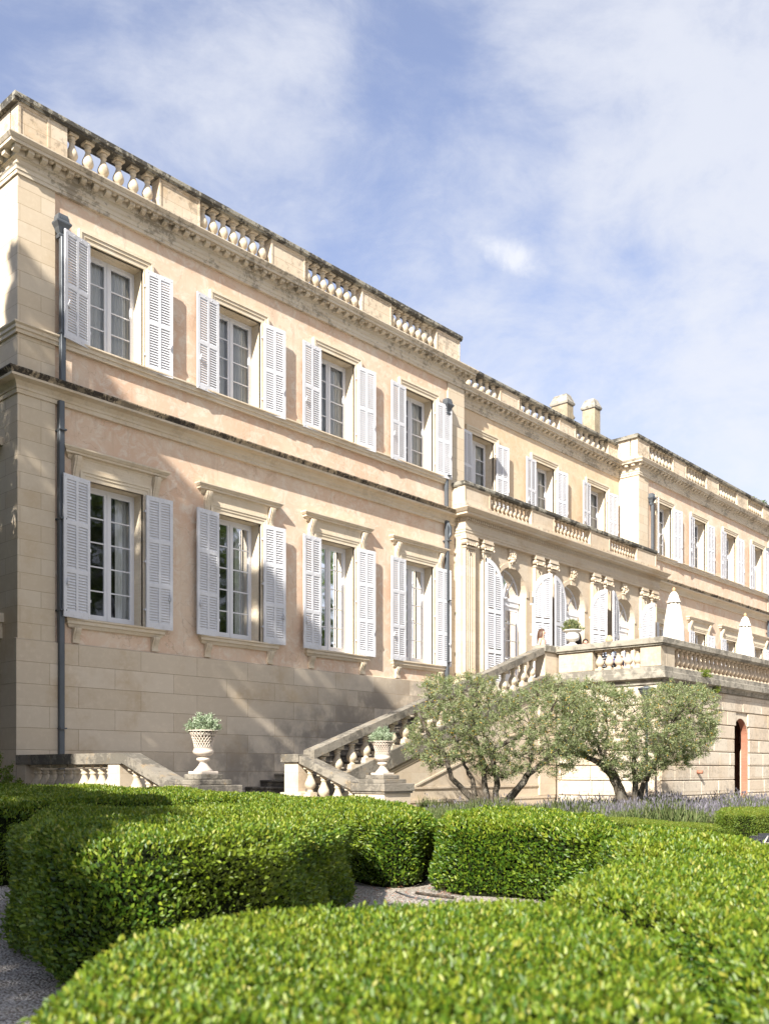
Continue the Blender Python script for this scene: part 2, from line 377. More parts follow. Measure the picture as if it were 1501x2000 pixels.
def rdir(n):
    v = rng.normal(size=(n, 3)); return v / np.linalg.norm(v, axis=1, keepdims=True)

def smooth_poly(pts, it=3):
    P = np.array(pts, float)
    for _ in range(it):
        Q = np.roll(P, -1, axis=0); P = np.stack([P*.75+Q*.25, P*.25+Q*.75], 1).reshape(-1, 2)
    return P
def in_poly(P, x, y):
    c = np.zeros(len(x), bool); n = len(P); j = n-1
    for i in range(n):
        xi, yi = P[i]; xj, yj = P[j]
        m = ((yi > y) != (yj > y)) & (x < (xj-xi)*(y-yi)/(yj-yi+1e-12)+xi); c ^= m; j = i
    return c
def edge_dist(P, x, y):
    d = np.full(len(x), 1e9); Q = np.roll(P, -1, axis=0)
    for a, b in zip(P, Q):
        ab = b-a; L = ab@ab + 1e-12
        t = np.clip(((x-a[0])*ab[0]+(y-a[1])*ab[1])/L, 0, 1)
        d = np.minimum(d, np.hypot(x-a[0]-t*ab[0], y-a[1]-t*ab[1]))
    return d
def offset_poly(P, o):
    d = np.roll(P, -1, axis=0) - np.roll(P, 1, axis=0); d /= (np.linalg.norm(d, axis=1, keepdims=True)+1e-9)
    area = .5*np.sum(P[:,0]*np.roll(P[:,1],-1)-np.roll(P[:,0],-1)*P[:,1])
    nrm = np.stack([d[:,1], -d[:,0]], 1) * (1 if area > 0 else -1)
    return P + nrm*o, nrm
def hedge(name, label, xt, ztop, leaf=.042, dens=5200, sdens=5200, mat='hedge', rnd_r=.14, group='clipped hedges of the parterre', bumps=.026, cat='hedge', topleaf=None, zplane=None, pts=None):
    pl = pts if pts is not None else [gp(*p) for p in xt]
    P = smooth_poly(pl, 3)
    lo, hi = P.min(0), P.max(0)
    def zf(x, y):
        z = np.full(np.shape(x), float(ztop)) if zplane is None else zplane[0] + zplane[1]*x + zplane[2]*y
        return z + bumps*(np.sin(x*2.9+y*1.3)+np.sin(y*3.7-x*1.9+1))*.6 + bumps*.5*np.sin(x*9+y*7)
    # top
    n = int((hi-lo).prod()*dens); x = rng.uniform(lo[0], hi[0], n); y = rng.uniform(lo[1], hi[1], n)
    k = in_poly(P, x, y); x, y = x[k], y[k]; d = edge_dist(P, x, y)
    q = np.clip((rnd_r-d)/rnd_r, 0, 1)
    z = zf(x, y) - rnd_r*(1-np.sqrt(1-q*q*.96)) + rng.normal(0, .010, len(x)) - rng.random(len(x))**2*.03
    # outward direction from nearest border, via gradient of distance
    e = .01; gx = (edge_dist(P, x+e, y)-d)/e; gy = (edge_dist(P, x, y+e)-d)/e
    nt_ = np.stack([-gx*q, -gy*q, np.sqrt(np.maximum(1-q*q, .05))], 1)
    pt = np.stack([x, y, z], 1)
    # sides
    Q = np.roll(P, -1, axis=0); seg = np.linalg.norm(Q-P, axis=1); per = seg.sum()
    h = ztop-.0; m = int(per*h*sdens*.62)
    s = rng.choice(len(P), m, p=seg/per); t = rng.random(m)[:,None]
    _, on = offset_poly(P, 0)
    base = P[s]*(1-t)+Q[s]*t; nn = on[s]*(1-t)+on[(s+1) % len(P)]*t
    zz = rng.random(m)**.9; zt = zf(base[:,0], base[:,1]) - rnd_r*.5
    z2 = .02 + zz*(zt-.02)
    bul = bumps*1.6*(np.sin(base[:,0]*5+z2*6)+np.sin(base[:,1]*6-z2*5+2)) + rng.normal(0, .018, m) - rng.random(m)**2*.045 - .05*np.clip(.12-z2, 0, 1)/.12
    ps = np.stack([base[:,0]+nn[:,0]*bul, base[:,1]+nn[:,1]*bul, z2], 1)
    ns = np.stack([nn[:,0], nn[:,1], np.full(m, .25)], 1)
    pos = np.vstack([pt, ps]); nr = np.vstack([nt_, ns]); N = len(pos)
    up = np.array([0, 0, 1.0])
    direc = nr*.75 + rdir(N)*.75 + up*.35
    face = nr*.9 + rdir(N)*.75 + up*.3
    L = leaf*rng.uniform(.6, 1.2, N); 
    if topleaf: L[:len(pt)] = topleaf*rng.uniform(.6, 1.2, len(pt))
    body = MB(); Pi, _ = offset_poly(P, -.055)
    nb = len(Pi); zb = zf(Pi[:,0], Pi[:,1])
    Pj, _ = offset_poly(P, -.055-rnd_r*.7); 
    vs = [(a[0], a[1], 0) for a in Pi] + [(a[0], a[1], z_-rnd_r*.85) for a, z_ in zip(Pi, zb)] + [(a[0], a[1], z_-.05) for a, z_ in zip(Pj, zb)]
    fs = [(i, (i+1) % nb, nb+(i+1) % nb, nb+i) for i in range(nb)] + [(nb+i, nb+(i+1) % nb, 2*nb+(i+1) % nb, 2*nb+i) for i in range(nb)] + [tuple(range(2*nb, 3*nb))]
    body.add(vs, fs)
    # new shoots stand up out of the top
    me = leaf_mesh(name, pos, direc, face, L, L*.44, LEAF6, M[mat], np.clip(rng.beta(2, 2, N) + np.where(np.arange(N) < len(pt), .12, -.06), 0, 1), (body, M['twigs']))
    o = link(name, me); tag(o, label, cat, group); return o

def clump_leaves(cent, rad, per, L, tmpl=LEAF4, along=None, up=.3, flat=.0):
    """leaves gathered on short twigs: returns pos, dir, normal arrays and the twig lines"""
    n = len(cent); tw = rdir(n)*1.0 + (along if along is not None else 0); tw[:,2] += up
    tw /= np.linalg.norm(tw, axis=1, keepdims=True)
    rad = np.asarray(rad, float).reshape(n, 1)
    t = rng.random((n, per)); base = cent[:,None,:] + tw[:,None,:]*((t-.35)*rad)[:,:,None] + rng.normal(0, 1, (n, per, 3))*rad[:,:,None]*.13
    d = tw[:,None,:]*.7 + rdir(n*per).reshape(n, per, 3)*.8
    nr = rdir(n*per).reshape(n, per, 3) + np.array([0, 0, .4])
    return base.reshape(-1, 3), d.reshape(-1, 3), nr.reshape(-1, 3), tw

exec_order = []
# ================================================================== THE MANSION
CEN_L = [11.48, 14.85, 18.18, 21.55]; CEN_R = [37.37, 40.76, 44.15, 47.55]; CEN_C = [25.80, 29.58, 33.35]
YW = 18.0; YR = 18.88; XL0, XL1, XR0, XR1 = 9.25, 23.7, 35.1, 49.7
OW = .675                                                   # half width of a window opening
mansion = thing('stone_mansion', 'long two storey mansion of peach render with white shutters and balustraded roof', 'mansion', (29.4, 18, 0))
def part(mb, name, mats, parent=mansion):
    return local(mb, mansion).build(name, mats, parent)
def copy_tree(o, parent):
    c = o.copy(); C.objects.link(c); c.parent = parent
    for ch in list(o.children): copy_tree(ch, c)
    return c
def place(proto, x, y, z=0, rot=0, sx=1):                   # a part whose mesh is local to its own origin
    o = proto.pop() if isinstance(proto, list) and proto else None
    return o

def wall_panel(mb, x0, x1, z0, z1, y, ops, mi=0, depth=.38, rmi=1):
    xs = sorted({x0, x1, *[a for o in ops for a in o[:2]]}); zs = sorted({z0, z1, *[a for o in ops for a in o[2:]]})
    for i in range(len(xs)-1):
        for k in range(len(zs)-1):
            cx, cz = (xs[i]+xs[i+1])/2, (zs[k]+zs[k+1])/2
            if any(a < cx < b and c < cz < d for a, b, c, d in ops): continue
            mb.add([(xs[i], y, zs[k]), (xs[i+1], y, zs[k]), (xs[i+1], y, zs[k+1]), (xs[i], y, zs[k+1])], [(0,1,2,3)], mi)
    for a, b, c, d in ops:
        Y = y+depth
        mb.add([(a,y,c),(a,Y,c),(a,Y,d),(a,y,d)], [(0,1,2,3)], rmi); mb.add([(b,y,c),(b,y,d),(b,Y,d),(b,Y,c)], [(0,1,2,3)], rmi)
        mb.add([(a,y,d),(a,Y,d),(b,Y,d),(b,y,d)], [(0,1,2,3)], rmi); mb.add([(a,y,c),(b,y,c),(b,Y,c),(a,Y,c)], [(0,1,2,3)], rmi)
GF = (4.20, 7.09); UF = (9.88, 12.03)
gf = lambda cs: [(c-OW, c+OW, *GF) for c in cs]; uf = lambda cs: [(c-OW, c+OW, *UF) for c in cs]
# --- fields of render, pilasters and plinths
YF = YW+.045
for nm, a, b, cs in (('west', XL0, XL1, CEN_L), ('east', XR0, XR1, CEN_R)):
    mb = MB(); wall_panel(mb, a+.8, b-.8, 3.64, 12.8, YF, gf(cs)+uf(cs))
    part(mb, 'rendered_wall', [M['plaster'], M['frame']])
    mb = MB(); mb.box(a-.05, b+(.0 if nm == 'west' else .05), YW-.05, YW+.6, -.3, 3.64)
    mb.add([(a-.05, YW-.05, 3.64), (b, YW-.05, 3.64), (b, YW+.05, 3.67), (a-.05, YW+.05, 3.67)], [(0,1,2,3)])
    part(mb, 'plinth', M['plinth'])
    for p, q in ((a, a+.80), (b-.80, b)):
        mb = MB(); mb.box(p, q, YW, YW+.5, 3.64, 12.8)
        part(mb, 'pilaster', M['ashlar'])
mb = MB()                                                   # flanks and the wall behind the portico
mb.box(XL0+.002, XL0+.5, YW+.5, 30, -.3, 12.8); mb.box(XR1-.5, XR1, YW+.5, 30, -.3, 12.8)
mb.box(XL1-.4, XL1-.002, YW+.5, YR+1, 3.6, 12.8); mb.box(XR0+.002, XR0+.4, YW+.5, YR+1, 3.6, 12.8)
mb.box(XL0+.5, XR1-.5, 29.5, 30, -.3, 12.8)
part(mb, 'flank_wall', M['ashlar'])
mb = MB(); wall_panel(mb, XL1, XR0, 8.9, 12.8, YR, uf(CEN_C), 0, .38); part(mb, 'recessed_wall', [M['plasterpale'], M['frame']])
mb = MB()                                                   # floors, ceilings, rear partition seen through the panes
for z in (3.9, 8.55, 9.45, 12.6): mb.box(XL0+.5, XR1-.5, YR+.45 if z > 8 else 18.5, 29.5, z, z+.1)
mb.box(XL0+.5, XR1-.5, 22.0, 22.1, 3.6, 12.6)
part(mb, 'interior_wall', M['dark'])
mb = MB(); mb.box(XL0+.1, XR1-.1, YR+.1, 29.9, 13.0, 13.2); part(mb, 'roof', M['roof'])

# --- cornice swept round the front, with modillions
path = [(XL0, 30), (XL0, YW), (XL1, YW), (XL1, YR), (XR0, YR), (XR0, YW), (XR1, YW), (XR1, 30)]
cor = [(-.3, 12.78), (.035, 12.78), (.035, 12.85), (.05, 12.86), (.05, 12.93), (.075, 12.96), (.03, 12.97), (.03, 13.06), (.06, 13.09),
       (.09, 13.10), (.09, 13.225), (.27, 13.225), (.27, 13.285), (.285, 13.29), (.33, 13.35), (.33, 13.375), (-.3, 13.44)]
mb = MB(); mb.sweep(path, cor)
def mod_row(x0, x1, y):
    n = round((x1-x0)/.29); st = (x1-x0)/n
    for i in range(n):
        c = x0+st*(i+.5); w = .062
        mb.prism([(y-.22, 13.223), (y-.22, 13.165), (y-.15, 13.125), (y-.089, 13.115), (y-.089, 13.223)], c-w, c+w, 'x')
        mb.lathe([(.05, 13.195), (.055, 13.205), (.055, 13.224)], c+st/2, y-.175, 0, 8)
mod_row(XL0-.25, XL1+.25, YW); mod_row(XL1, XR0, YR); mod_row(XR0-.25, XR1, YW)
def mod_side(y0, y1, x, s):
    n = max(1, round((y1-y0)/.29)); st = (y1-y0)/n
    for i in range(n):
        c = y0+st*(i+.5)
        X = x+s*.22; mb.box(min(x+s*.089, X), max(x+s*.089, X), c-.062, c+.062, 13.125, 13.223)
mod_side(YW, YW+2.4, XL0, -1); mod_side(YW, YR, XR0, -1); mod_side(YW, YR, XL1, 1)
part(mb, 'cornice', M['cornice'])
# --- string course of both pavilions
sc_low = [(-.2, 8.48), (.03, 8.48), (.03, 8.56), (.05, 8.57), (.05, 8.62), (.10, 8.70), (.13, 8.71), (.24, 8.73), (.24, 8.775), (-.2, 8.775)]
sc_top = [(-.2, 8.777), (.245, 8.777), (.25, 8.80), (.30, 8.86), (.30, 8.885), (.12, 8.95), (-.2, 8.99)]
for pth in ([(XL0, 30), (XL0, YW), (XL1-.45, YW), (XL1-.45, YW+.3)], [(XR0+1.0, YW+.3), (XR0+1.0, YW), (XR1, YW), (XR1, 30)]):
    mb = MB(); mb.sweep(pth, sc_low); o = part(mb, 'string_course', M['trim'])
    mb = MB(); mb.sweep(pth, sc_top); part(mb, 'drip_edge', M['drip'], o)
sb = [(-.1, 9.66), (.045, 9.66), (.05, 9.72), (.08, 9.74), (.08, 9.80), (.12, 9.83), (.12, 9.86), (-.1, 9.88)]
for pth in ([(XL0, 30), (XL0, YW), (XL1-.85, YW)], [(XR0+.85, YW), (XR1, YW), (XR1, 30)]):
    mb = MB(); mb.sweep(pth, sb); part(mb, 'sill_band', M['trim'])
mb = MB()
for x, y in ((XL0+1.6, 0),): pass
# --- window surrounds, hoods, sills
def surround_upper(x, y, nm='window_surround'):
    mb = MB(); t = .045
    for d, o_, zz in ((.0, .10, 12.13), (.10, .17, 12.20), (.17, .23, 12.26)):
        tt = t + (.02 if d else 0) + (.02 if d > .12 else 0)
        z0 = UF[1]+d; z1 = UF[1]+o_
        mb.box(x-OW-o_, x+OW+o_, y-tt, y+.05, z0, z1)
        mb.box(x-OW-o_, x-OW-d, y-tt, y+.05, UF[0], z0); mb.box(x+OW+d, x+OW+o_, y-tt, y+.05, UF[0], z0)
    part(mb, nm, M['frame'])
def bracket(mb, x, y, z0, z1, w=.1, d=.2):                  # S-shaped console
    pr = []
    for k in range(9):
        t = k/8; pr.append((y - d*(.35+.65*(.5-.5*math.cos(math.pi*t))) , z0+(z1-z0)*t))
    pr = [(y, z0+.0)] + pr + [(y, z1)]
    mb.prism([(a, b) for a, b in pr], x-w/2, x+w/2, 'x')
    mb.box(x-w/2-.004, x+w/2+.004, y-d*.46, y, z0-.05, z0+.015)
    mb.prism([(a-.012, b) for a, b in pr[1:-1]] + [(y, z1), (y, z0)], x-w*.22, x+w*.22, 'x')
def hood_set(x, y):
    mb = MB()
    for d, o_, tt in ((.0, .09, .04), (.09, .15, .055), (.15, .20, .07)):
        z0 = GF[1]+d; z1 = GF[1]+o_
        mb.box(x-OW-o_, x+OW+o_, y-tt, y+.05, z0, z1)
        mb.box(x-OW-o_, x-OW-d, y-tt, y+.05, GF[0], z0); mb.box(x+OW+d, x+OW+o_, y-tt, y+.05, GF[0], z0)
    part(mb, 'window_surround', M['frame'])
    mb = MB(); mb.box(x-OW-.2, x+OW+.2, y-.05, y+.05, GF[1]+.2, 7.56)
    pth = [(x-1.10, y+.05), (x-1.10, y), (x+1.10, y), (x+1.10, y+.05)]
    mb.sweep(pth, [(-.3, 7.46), (.02-0, 7.46), (.05, 7.50), (.07, 7.54), (.13, 7.56), (.13, 7.60), (.15, 7.61), (.19, 7.66), (.19, 7.69), (-.3, 7.745)])
    h = part(mb, 'window_hood', M['trim'])
    for s in (-1, 1):
        mb = MB(); bracket(mb, x+s*.97, y, 7.10, 7.52, .15, .17); part(mb, 'bracket', M['trim'], h)
    mb = MB(); pth = [(x-1.08, y+.05), (x-1.08, y), (x+1.08, y), (x+1.08, y+.05)]
    mb.sweep(pth, [(-.3, 3.99), (.05, 3.99), (.08, 4.05), (.11, 4.07), (.11, 4.13), (.14, 4.15), (.14, 4.185), (-.3, 4.199)])
    h = part(mb, 'window_sill', M['trim'])
    for s in (-1, 1):
        mb = MB(); bracket(mb, x+s*.96, y, 3.73, 3.99, .16, .13); part(mb, 'bracket', M['trim'], h)
for c in CEN_L+CEN_R: surround_upper(c, YF); hood_set(c, YF)
for c in CEN_C: surround_upper(c, YR)

# --- windows
def make_window(z0, z1, panes, left_curtain):
    mb = MB(); w = OW; f = .065; y0, y1 = .0, .06
    mb.box(-w, -w+f, y0, y1, z0, z1); mb.box(w-f, w, y0, y1, z0, z1)
    mb.box(-w+f, w-f, y0, y1, z1-.07, z1); mb.box(-w+f, w-f, y0, y1, z0, z0+.07)
    mb.box(-w-.0, w, -.03, y0-.002, z0, z0+.035)
    a = f
    for s in (-1, 1):                                       # two leaves
        xa, xb = (-w+f, -.004) if s < 0 else (.004, w-f)
        st = .05; Y0, Y1 = -.018, .035
        mb.box(xa, xa+st+(.0 if s < 0 else .03), Y0, Y1, z0+.07, z1-.07); mb.box(xb-st-(.03 if s < 0 else 0), xb, Y0, Y1, z0+.07, z1-.07)
        la, lb = xa+st+(.0 if s < 0 else .03), xb-st-(.03 if s < 0 else 0)
        mb.box(la, lb, Y0, Y1, z1-.125, z1-.07); mb.box(la, lb, Y0, Y1, z0+.07, z0+.17)
        zz0, zz1 = z0+.17, z1-.125
        for k in range(1, panes):
            z = zz0+(zz1-zz0)*k/panes; mb.box(la, lb, Y0+.012, Y1-.008, z-.013, z+.013)
    mb.box(-.018, .018, -.034, -.019, z0+.08, z1-.08)
    fr = mb.build('window', M['whitef'], mansion)
    g = MB(); g.add([(-w+f, .010, z0+.1), (w-f, .010, z0+.1), (w-f, .010, z1-.1), (-w+f, .010, z1-.1)], [(0,1,2,3)])
    g.build('glass', M['glass'], fr)
    def curtain(xa, xb, y, ph=0):
        c = MB(); n = 46; vs = []
        for i in range(n+1):
            x = xa+(xb-xa)*i/n; yy = y+.035*math.sin(i*1.15+ph)+.012*math.sin(i*2.7)
            vs += [(x, yy, z0-.02), (x, yy+.01*math.sin(i), z1+.05)]
        c.add(vs, [(2*i, 2*i+2, 2*i+3, 2*i+1) for i in range(n)], 0, True); c.build('curtain', M['curtain'], fr)
    if left_curtain: curtain(.16, w+.30, .12, 0)
    else: curtain(.36, w+.5, .26, 0)
    if left_curtain: curtain(-w-.2, -.02, .14, 1)
    return fr
wg = make_window(*GF, 5, False); wu = make_window(*UF, 4, True)
uL = [False]
def put(proto, x, y, flags, key):
    if not flags.get(key): flags[key] = True; o = proto
    else: o = copy_tree(proto, mansion)
    o.location = (x-29.4, y-18, 0); return o
fl = {}
for c in CEN_L+CEN_R: put(wg, c, YF+.33, fl, 'g'); put(wu, c, YF+.33, fl, 'u')
for c in CEN_C: put(wu, c, YR+.33, fl, 'u')

# --- shutters: mesh origin on the hinge line, leaf runs towards +x, wall behind at +y
def make_shutter(z0, z1, rails, nm='shutter', W=.67):
    mb = MB(); t = .036; st = .075; b = .004
    xm = W/2
    for a, c in ((0, st), (W-st, W), (xm-.03, xm+.03)): mb.box(a, c, -t, 0, z0, z1)
    zs = [z0] + rails + [z1]; edges = []
    for i, z in enumerate(zs):
        lo, hi = (z, z+.13) if i == 0 else ((z-.10, z) if i == len(zs)-1 else (z-.045, z+.045))
        for a, c in ((st, xm-.03), (xm+.03, W-st)): mb.box(a, c, -t, 0, lo, hi)
        edges.append((lo, hi))
    for i in range(len(zs)-1):
        za, zb = edges[i][1], edges[i+1][0]; n = max(3, round((zb-za)/.058)); stp = (zb-za)/n
        for k in range(n):
            z = za+stp*(k+.5)
            for a, c in ((st, xm-.03), (xm+.03, W-st)):
                h = .028
                mb.add([(a, -t+.002, z-h), (c, -t+.002, z-h), (c, -t+.010, z-h-.004), (a, -t+.010, z-h-.004),
                        (a, -.004, z+h*.75), (c, -.004, z+h*.75), (c, -.012, z+h*.75+.006), (a, -.012, z+h*.75+.006)],
                       [(0,1,5,4), (3,7,6,2), (0,3,2,1), (4,5,6,7)])
    for x in (.04, W/2-.1, W/2+.1, W-.04):                   # studs on the end rails
        for z in (z0+.05, z1-.045): mb.box(x-.009, x+.009, -t-.007, -t, z-.009, z+.009)
    s = mb.build(nm, M['white'], mansion)
    hz = [z0+.35, z1-.35] if z1-z0 < 2.5 else [z0+.4, (z0+z1)/2, z1-.35]
    for z in hz:
        h = MB(); h.box(-.028, -.002, -.03, -.006, z-.028, z+.028); h.box(-.03, -.012, -.02, .05, z-.010, z+.010); h.build('hinge', M['white'], s)
    l = MB(); l.tube([(W-.09, -t-.02, z0+.62), (W-.06, -t-.035, z0+.70), (W-.09, -t-.03, z0+.78)], .013, 6); l.box(W-.12, W-.05, -t-.02, -t-.002, z0+.66, z0+.70)
    l.build('latch', M['white'], s)
    return s
sgR = make_shutter(4.17, 7.07, [5.12, 6.10]); suR = make_shutter(9.80, 12.0, [10.88])
def put_shutter(proto, key, x, y, side, ang):
    """side +1: leaf opens to the right; -1 mirrored"""
    if not fl.get(key): fl[key] = True; o = proto
    else: o = copy_tree(proto, mansion)
    o.location = (x-29.4, y-18, 0); o.scale = (side, 1, 1); o.rotation_euler = (0, 0, -side*(ang+R(random.uniform(-1.5, 2.0)))); return o
def pair(c, y, ground, la=4, ra=4, ll=None):
    P, k = (sgR, 'sg') if ground else (suR, 'su')
    put_shutter(P, k, c-OW-.015, y-.055, -1, R(la)); put_shutter(P, k, c+OW+.015, y-.055, 1, R(ra))
for i, c in enumerate(CEN_L):
    pair(c, YF-.04, False, 13 if i == 0 else 5, 4); pair(c, YF-.04, True, 9 if i == 0 else 6, 4)
for i, c in enumerate(CEN_R):
    pair(c, YF-.04, False, 24 if i == 0 else 6, 4); pair(c, YF-.04, True, 6, 4)
for c in CEN_C: pair(c, YR-.04, False, 6, 5)

# --- downpipes
def downpipe(x, y, zt=11.85, elbow=False):
    f = .08 if not elbow else 0.0
    mb = MB(); mb.cbox(x-.055, x+.055, y-.145-f, y-.04-f, 8.90, zt, .012); mb.cbox(x-.06, x+.06, y-.17, y-.06, .2, 8.55, .012)
    if elbow: mb.tube([(x, y-.12, 8.5), (x+.10, y-.16, 8.35), (x+.10, y-.16, 8.15), (x, y-.11, 8.0)], .06, 8)
    pp = part(mb, 'downpipe', M['zinc'])
    hb = MB(); cx, cy = x, y-.13
    def rng4(h, z): return [(cx-h, cy-h*.8, z), (cx+h, cy-h*.8, z), (cx+h, cy+h*.8, z), (cx-h, cy+h*.8, z)]
    pr = [(.075, zt-.02), (.09, zt+.03), (.065, zt+.07), (.10, zt+.15), (.11, zt+.18), (.165, zt+.26), (.165, zt+.29), (.12, zt+.33), (.11, zt+.42), (.10, zt+.45)]
    vs = [p for h, z in pr for p in rng4(h, z)]; n = len(pr)
    fs = [(k*4+i, k*4+(i+1) % 4, k*4+4+(i+1) % 4, k*4+4+i) for k in range(n-1) for i in range(4)] + [(3,2,1,0), tuple(range(4*n-4, 4*n))]
    hb.add(vs, fs)
    for i in range(6):
        a = cx-.1+i*.04; hb.add([(a, cy-.10, zt+.33), (a+.03, cy-.10, zt+.33), (a+.015, cy-.10, zt+.4), (a, cy-.075, zt+.33), (a+.03, cy-.075, zt+.33)], [(0,1,2), (3,4,2), (0,2,3), (1,4,2)])
    part(hb, 'rainwater_head', M['zinc'], pp)
    for z in (1.9, 4.3, 6.15, 7.95, 9.9):
        c = MB(); c.box(x-.07, x+.07, y-.235, y, z-.014, z+.014); part(c, 'pipe_collar', M['zinc'], pp)
downpipe(XL0+.89, YF); downpipe(XL1-.94, YF, 11.75, True); downpipe(XR0+.92, YF, 11.75); downpipe(XR1-.98, YF, 11.75)

# --- roof parapet: blocking course + coping, pedestals and balusters
def bal_profile(h, r=.085, plinth=.10):
    q = [(.55,.0),(.62,.02),(.62,.05),(.48,.07),(.45,.10),(.62,.15),(.85,.22),(.98,.30),(1.0,.36),(.93,.44),(.75,.54),(.56,.64),(.44,.74),(.42,.80),(.56,.83),(.60,.86),(.48,.88),(.47,.92),(.62,.96),(.66,1.0)]
    return [(a*r, plinth+(h-2*plinth)*z) for a, z in q]
def make_baluster(h, r, pl, mat, nm='baluster', n=14):
    mb = MB(); mb.lathe(bal_profile(h, r, pl), n=n); mb.cbox(-r*.86, r*.86, -r*.86, r*.86, -.02, pl, .008); mb.cbox(-r*.86, r*.86, -r*.86, r*.86, h-pl*.8, h+.01, .006)
    return mb.mesh(nm, [mat])
BAL_ROOF = make_baluster(.66, .122, .06, M['baluster']); BAL_BALC = make_baluster(.48, .082, .05, M['terrbal'])
def baluster_row(mesh, parent, x0, x1, y, z, n, ox=29.4, oy=18, oz=0):
    for i in range(n):
        o = link('baluster', mesh, parent, (x0+(x1-x0)*(i+.5)/n-ox, y-oy, z-oz)); o.rotation_euler = (0, 0, random.uniform(-.02, .02)); o.scale = (1, 1, 1)
def pedestal(mb, x0, x1, y0, y1, z0, z1):
    mb.box(x0, x1, y0, y1, z0, z1)
    # raised frame round a sunk panel on the front
    fw = .05
    mb.box(x0+.0, x1-.0, y0-.018, y0-.002, z0, z0+fw); mb.box(x0, x1, y0-.018, y0-.002, z1-fw, z1)
    mb.box(x0, x0+fw, y0-.018, y0-.002, z0+fw, z1-fw); mb.box(x1-fw, x1, y0-.018, y0-.002, z0+fw, z1-fw)
def parapet(a, b, y, peds, zb=13.40, zf=13.62, zc=14.28, zt=14.43, nb=7, side=None):
    mb = MB(); mb.box(a, b, y-.02, y+.34, zb, zf); par = part(mb, 'roof_balustrade', M['parapet'])
    cp = MB(); prof = [(-.40, zc), (.035, zc), (.035, zc+.03), (.065, zc+.05), (.065, zt-.015), (.05, zt), (-.40, zt)]
    xs = [a] + [p for q in peds for p in q if a < p < b] + [b]
    step = 1.9; x = a
    while x < b-.05:                                        # coping stones, butted end to end, each a hair different
        x2 = min(b, x+step) if b-x > step*1.4 else b; j = random.uniform(-.005, .005)
        pa = [(x-(.10 if x == a and side != 'R' else 0)+.003, y+.0), (x2+(.06 if x2 == b and side == 'L' else 0), y+.0)]
        cp.sweep([(p[0], p[1]+j) for p in pa], [(o_, z+j*.8) for o_, z in prof]); x = x2
    part(cp, 'coping', M['coping'], par)
    prev = None
    for p, q in peds:
        mb = MB(); pedestal(mb, p, q, y+.02, y+.30, zf, zc); part(mb, 'pedestal', M['parapet'], par)
        if prev is not None: baluster_row(BAL_ROOF, par, prev+.03, p-.03, y+.16, zf, nb)
        prev = q
    return par
pL = parapet(XL0+.06, XL1-.1, YW+.08, [(XL0+.06, 9.98), (12.62, 13.74), (15.92, 17.08), (19.2, 20.42), (22.45, XL1-.1)], side='L')
mb = MB(); mb.box(9.99, 10.37, YW+.085, YW+.37, 13.62, 14.28); part(mb, 'pedestal', M['parapet'], pL)
# fill the first bay's balusters from the narrow panel on
mb = MB(); mb.box(XL0+.06, XL0+.9, YW+.421, YW+.85, 13.4, 14.28); part(mb, 'pedestal', M['parapet'], pL)
mb = MB(); mb.box(XL0-.04, XL0+1.0, YW+.485, YW+.9, 14.281, 14.425); part(mb, 'coping', M['coping'], pL)
parapet(XL1+.02, XR0-.02, YR+.08, [(XL1+.02, 24.75), (27.0, 28.15), (30.78, 31.92), (34.4, XR0-.02)], zb=13.38, zf=13.52, zc=14.1, zt=14.24, nb=6)
pR = parapet(XR0+.06, XR1-.1, YW+.08, [(XR0+.06, 36.15), (38.35, 39.6), (41.7, 43.0), (45.15, 46.45), (48.4, XR1-.1)], side='L')
mb = MB(); mb.box(XR0+.06, XR0+.9, YW+.421, YR+1.2, 13.4, 14.28); part(mb, 'pedestal', M['parapet'], pR)
mb = MB(); mb.box(XR0-.04, XR0+1.0, YW+.485, YR+1.3, 14.281, 14.425); part(mb, 'coping', M['coping'], pR)
mb = MB(); mb.box(XL1-.95, XL1-.1, YW+.421, YR+1.2, 13.4, 14.28); part(mb, 'pedestal', M['parapet'], pL)
mb = MB(); mb.box(XL1-1.05, XL1+.0, YW+.485, YR+1.3, 14.281, 14.425); part(mb, 'coping', M['coping'], pL)

# --- chimneys
def chimney(x0, x1, y0, y1, zt):
    mb = MB(); mb.cbox(x0, x1, y0, y1, 13.0, zt-.45, .02); ch = part(mb, 'chimney', M['chimney'])
    c = MB(); cx, cy = (x0+x1)/2, (y0+y1)/2; hx, hy = (x1-x0)/2, (y1-y0)/2; pr = [(.0, zt-.449), (.04, zt-.42), (.055, zt-.34), (.03, zt-.30), (-.08, zt-.02), (-.10, zt)]
    vs = [p for o_, z in pr for p in ((cx-hx-o_, cy-hy-o_, z), (cx+hx+o_, cy-hy-o_, z), (cx+hx+o_, cy+hy+o_, z), (cx-hx-o_, cy+hy+o_, z))]
    n = len(pr); c.add(vs, [(k*4+i, k*4+(i+1) % 4, k*4+4+(i+1) % 4, k*4+4+i) for k in range(n-1) for i in range(4)] + [(3,2,1,0), tuple(range(4*n-4, 4*n))])
    part(c, 'chimney_cap', M['slab'], ch)
chimney(34.0, 34.5, 20.6, 21.35, 16.42); chimney(35.6, 36.0, 21.5, 22.0, 16.5); chimney(36.2, 36.7, 20.6, 21.2, 16.85)

